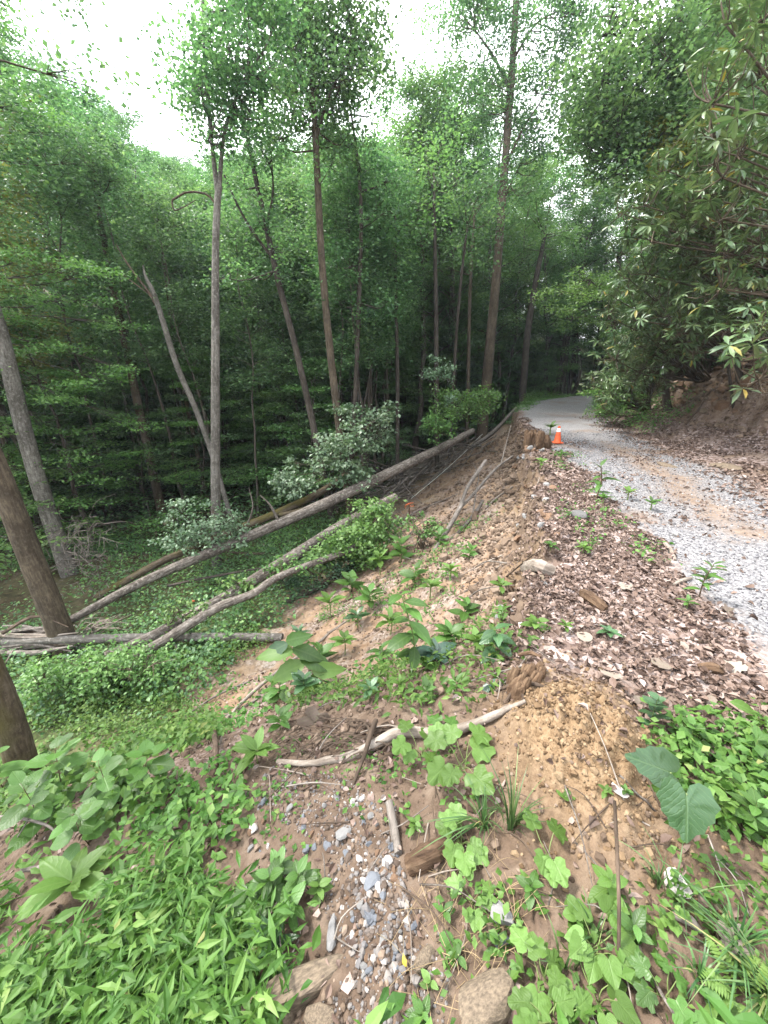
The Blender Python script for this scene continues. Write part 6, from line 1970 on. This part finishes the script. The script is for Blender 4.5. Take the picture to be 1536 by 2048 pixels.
for i, (u, v) in enumerate([(1235, 1365), (1300, 1330), (1360, 1290), (1450, 1230), (1270, 1400), (1420, 1400), (1480, 1350), (1180, 1290), (1090, 1350), (1240, 1180)]):
    put_leaf(tag(thing('fallen_leaf', 'large pale brown fallen leaf on the leaf litter', 'leaf', tuple(ground(u, v, .02)), 'large fallen leaves on the litter')), ground(u, v, .03), unit(rs.normal(0, 1, 3) * [1, 1, .15]), unit(np.array([0, -.2, 1]) + rs.normal(0, .3, 3)), .10, ['maple', 'oval', 'serrate'][i % 3], 'dead_leaf', rs)


# grass tufts and the fern
def tuft(u, v, hpx, n, label, mat, seed, lean=(0, 0), sp=.35):
    rs = np.random.RandomState(3000 + seed)
    p = ground(u, v); D = float(proj(p)[2]); Ht = hpx * D / FPX
    e = thing('grass_tuft', label, 'grass', tuple(p))
    mb = MB()
    for i in range(n):
        a = rs.uniform(0, 6.28); b = p + np.array([math.cos(a), math.sin(a), 0]) * rs.uniform(0, .03)
        h = Ht * rs.uniform(.45, 1.1); out_ = sp * h * rs.uniform(.3, 2.2)
        c = np.array([math.cos(a) + lean[0] * 1.5, math.sin(a) + lean[1] * 1.5, 0]) * out_
        t = np.linspace(0, 1, 6)[:, None]
        S = b + c * t ** 1.8 + np.array([0, 0, 1]) * h * (t - .35 * t ** 3 * out_ / h)
        w_ = .0032 * (1 - t[:, 0] ** 2.2) * rs.uniform(.6, 1.2) + .0002
        sd = unit(np.cross(c + [0, 0, 1e-3], [0, 0, 1]))
        V = np.stack([S - sd * w_[:, None], S + sd * w_[:, None] + [0, 0, .0006]], 1).reshape(-1, 3)
        Q = [[2 * k, 2 * k + 1, 2 * k + 3, 2 * k + 2] for k in range(5)]
        mb.add(V, None, Q, rnd=np.full(len(V), rs.rand()))
    tag(mb.build('blades', M[mat], e), kind='stuff')


M['blade'] = leaf_mat('blade', [(0, (.025, .065, .02)), (.6, (.06, .12, .035)), (.92, (.10, .17, .06)), (1, (.28, .24, .10))], .3, .4, .4)
tuft(1022, 1655, 130, 46, 'big dark grass tuft at the foot of the sandy mound', 'blade', 1)
tuft(965, 1650, 90, 46, 'finer arching grass tuft left of the big dark one', 'blade', 2, (-.4, 0), .6)
tuft(1316, 1775, 70, 16, 'small grass tuft above the chalky white rock', 'blade', 3)
tuft(1470, 1900, 130, 60, 'large arching grass clump at the lower right edge', 'blade', 4, (-.2, -.2), .6)
tuft(1530, 1990, 130, 50, 'grass clump in the bottom right corner', 'blade', 5, (-.3, 0), .6)
tuft(1400, 1960, 70, 24, 'thin grass between the two large clumps and the pale crinkled plant', 'blade', 6, (0, -.2), .6)
tuft(1130, 1940, 110, 9, 'few thin grass blades in the middle of the bottom plants', 'blade', 7)
tuft(1350, 1800, 110, 12, 'arching grass blades over the chalky white rock', 'blade', 8, (.3, 0), .7)
tuft(1180, 1100, 34, 20, 'small grass tuft on the leaf litter below the crest', 'blade', 9)
tuft(1190, 1870, 70, 16, 'sparse grass in front of the wide heart-leaved plant', 'blade', 10)
for (u, v, sd_, lab) in [(1475, 2005, 1, 'small yellow-green fern at the bottom right')]:
    p = ground(u, v); e = thing('fern', lab, 'fern', tuple(p))
    for f in range(5):
        a = f * 1.25 + .5; L = .11
        st = MB(); t = np.linspace(0, 1, 8)[:, None]
        S = p + np.array([math.cos(a), math.sin(a), 0]) * L * t + np.array([0, 0, 1]) * (.08 * np.sin(t * 2.2))
        lf = MB()
        T_ = unit(np.gradient(S, axis=0)); sdv = unit(np.cross(T_, [0, 0, 1]))
        I = np.linspace(1, 7, 15)
        pos = np.array([[np.interp(i, range(8), S[:, c]) for c in range(3)] for i in I]); sv = np.array([sdv[int(i)] for i in I]); tv = np.array([T_[int(i)] for i in I])
        ln = .03 * np.sin(np.linspace(.5, 3.0, 15))
        for sg in (1, -1):
            add_leaves(lf, LAN2, pos, sv * sg + tv * .35, np.tile([0, 0, 1.0], (15, 1)), ln, np.full(15, .8))
        fr = lf.build('frond', M['near_leaf'], e)

# ------------------------------------------------------------------ cone, post and rope, stake, litter
M['cone_orange'] = plain_mat('cone_orange', (.62, .10, .03), .6, .3, .35, 14, bumpd=.0015)
M['reflective'] = plain_mat('reflective', (.62, .62, .60), .35, .5, .1, 30, bumpd=.001)


def lathe(mb, prof, n=28):
    a = np.linspace(0, 2 * np.pi, n, endpoint=False)
    P = np.array(prof)
    V = np.stack([P[:, 0][:, None] * np.cos(a), P[:, 0][:, None] * np.sin(a), np.repeat(P[:, 1][:, None], n, 1)], -1).reshape(-1, 3)
    i = np.arange(len(P) - 1)[:, None] * n; j = np.arange(n)[None]; k = (j + 1) % n
    mb.add(V, None, np.stack([i + j, i + k, i + n + k, i + n + j], -1).reshape(-1, 4))


pc = ground(1114, 887, .02)
e = thing('traffic_cone', 'orange traffic cone with a grey reflective band at the edge of the gravel road', 'traffic cone', tuple(pc))
Dn = float(proj(pc)[2]); Hc = 33 * Dn / FPX / .985
k = Hc / .46
mb = MB()
V = []
bw = .135 * k
for z, s_ in ((0, 1), (.018 * k, 1), (.026 * k, .93)):
    for a in range(16):
        th = a / 16 * 6.2832
        c, s2 = math.cos(th), math.sin(th)
        q = 1 / (abs(c) ** 8 + abs(s2) ** 8) ** .125
        V.append([c * q * bw * s_, s2 * q * bw * s_, z])
V = np.array(V)
Q = [[r * 16 + j, r * 16 + (j + 1) % 16, (r + 1) * 16 + (j + 1) % 16, (r + 1) * 16 + j] for r in range(2) for j in range(16)]
V = np.vstack([V, [0, 0, .026 * k]])
mb.add(V + pc, [[32 + j, 32 + (j + 1) % 16, 48] for j in range(16)], Q)
mb.build('base', M['cone_orange'], e)
mb = MB(); lathe(mb, np.array([(.105, .024), (.098, .034), (.090, .06), (.034, .43), (.030, .445), (.022, .455), (.018, .44), (.018, .30)]) * k)
mb.v[0] = mb.v[0] + pc
cb = mb.build('body', M['cone_orange'], e, smooth=True)
mb = MB(); lathe(mb, np.array([(.0560 + .003, .30), (.0415 + .003, .395)]) * k + np.array([[.0, 0], [.0, 0]]))
mb.v[0] = mb.v[0] + pc
mb.build('band', M['reflective'], cb, smooth=True)

M['post_green'] = plain_mat('post_green', (.02, .05, .045), .5, .4, .3)
M['rope'] = plain_mat('rope', (.55, .56, .52), .8, .2, .3, 60)
M['flag'] = plain_mat('flag', (.75, .16, .05), .6, .3, .2)
pp = ground(1008, 806)
yp = pp[1]
top = aty(1008, 771, yp)
e = thing('post', 'thin dark green post standing in the weeds at the head of the slide', 'post', tuple(pp))
mb = MB(); add_tube(mb, np.array([pp - [0, 0, .1], top]), [.03, .03], 6); mb.build('pole', M['post_green'], e)
mb = MB(); add_tube(mb, np.array([top - [0, 0, .02], top + [0, 0, .03]]), [.036, .036], 8); mb.build('cap', M['rope'], e)
mb = MB()
RP = [top - [0, 0, .03], aty(1014, 784, yp - .3), aty(1026, 797, yp - .9), ground(1037, 804, .03), ground(1020, 822, .12), ground(1000, 845, .25), ground(965, 880, .35), ground(930, 915, .3), ground(880, 958, .2), ground(822, 1003, .12)]
add_tube(mb, smooth_path(RP, 60), [.012] * 60, 6, cap=False)
tag(mb.build('rope', M['rope'], None, True), 'pale rope running from the green post down the slope to the flagged stake', 'rope')
g0 = ground(818, 1040)
Ds = float(proj(g0)[2])
e = thing('stake', 'wooden survey stake tied with orange tape at the foot of the slope', 'stake', tuple(g0))
mb = MB(); add_tube(mb, np.array([g0 - [0, 0, .1], at(819, 1004, Ds)]), [.02, .018], 4); mb.build('post', M['rotten_wood'], e)
mb = MB()
for (a0, a1, a2) in [((812, 1010), (818, 1007), (827, 1006)), ((818, 1008), (822, 1013), (828, 1012)), ((819, 1009), (820, 1022), (818, 1034)), ((818, 1008), (810, 1012), (812, 1018))]:
    P = [at(*a0, Ds - .03), at(*a1, Ds - .04), at(*a2, Ds - .02)]
    S = smooth_path(P, 6)
    V = np.stack([S, S + [.0, .0, .018]], 1).reshape(-1, 3)
    mb.add(V, None, [[2 * k_, 2 * k_ + 2, 2 * k_ + 3, 2 * k_ + 1] for k_ in range(5)])
mb.build('tape', M['flag'], e)

# the small red and black thing in the brush
M['red_plastic'] = plain_mat('red_plastic', (.62, .09, .03), .4, .5, .2)
M['black_plastic'] = plain_mat('black_plastic', (.012, .012, .014), .5, .4, .2)
M['peach'] = plain_mat('peach', (.62, .30, .20), .6, .3, .2)
D9 = 8.9
c0 = at(385, 1206, D9)
e = thing('litter_item', 'small red-topped black object in the brush above the pale fallen stem', 'litter', tuple(c0))
V, F = rock_shape(91, 1, 3, .7); mb = MB(); mb.add(V * .055 + at(385, 1202, D9), F); mb.build('top', M['red_plastic'], e, smooth=True)
V, F = rock_shape(92, 1, 5, .5); mb = MB(); mb.add(V * [.075, .05, .05] + at(386, 1208, D9 + .02), F); mb.build('body', M['black_plastic'], e)
mb = MB(); add_tube(mb, np.array([at(386, 1208, D9 - .03), at(386, 1212, D9 - .04), at(387, 1217, D9 - .03)]), [.022, .028, .016], 8); mb.build('handle', M['peach'], e, smooth=True)

# ------------------------------------------------------------------ thin bluish haze box, added to lift the dark forest tones
m, t = newmat('haze')
pv = nd(t, 'ShaderNodeVolumePrincipled', {'Color': (.80, .90, 1.0, 1), 'Density': .0006, 'Anisotropy': .35})
o_ = t.nodes.new('ShaderNodeOutputMaterial')
t.links.new(pv.outputs[0], o_.inputs['Volume'])
V = np.array([[x, y, z] for z in (-9, 62) for y in (-116, 116) for x in (-116, 116)], float)
tag(MB().add(V, None, [[0, 2, 3, 1], [4, 5, 7, 6], [0, 1, 5, 4], [2, 6, 7, 3], [0, 4, 6, 2], [1, 3, 7, 5]]).build('haze', m), kind='stuff')
SC.cycles.volume_bounces = 0
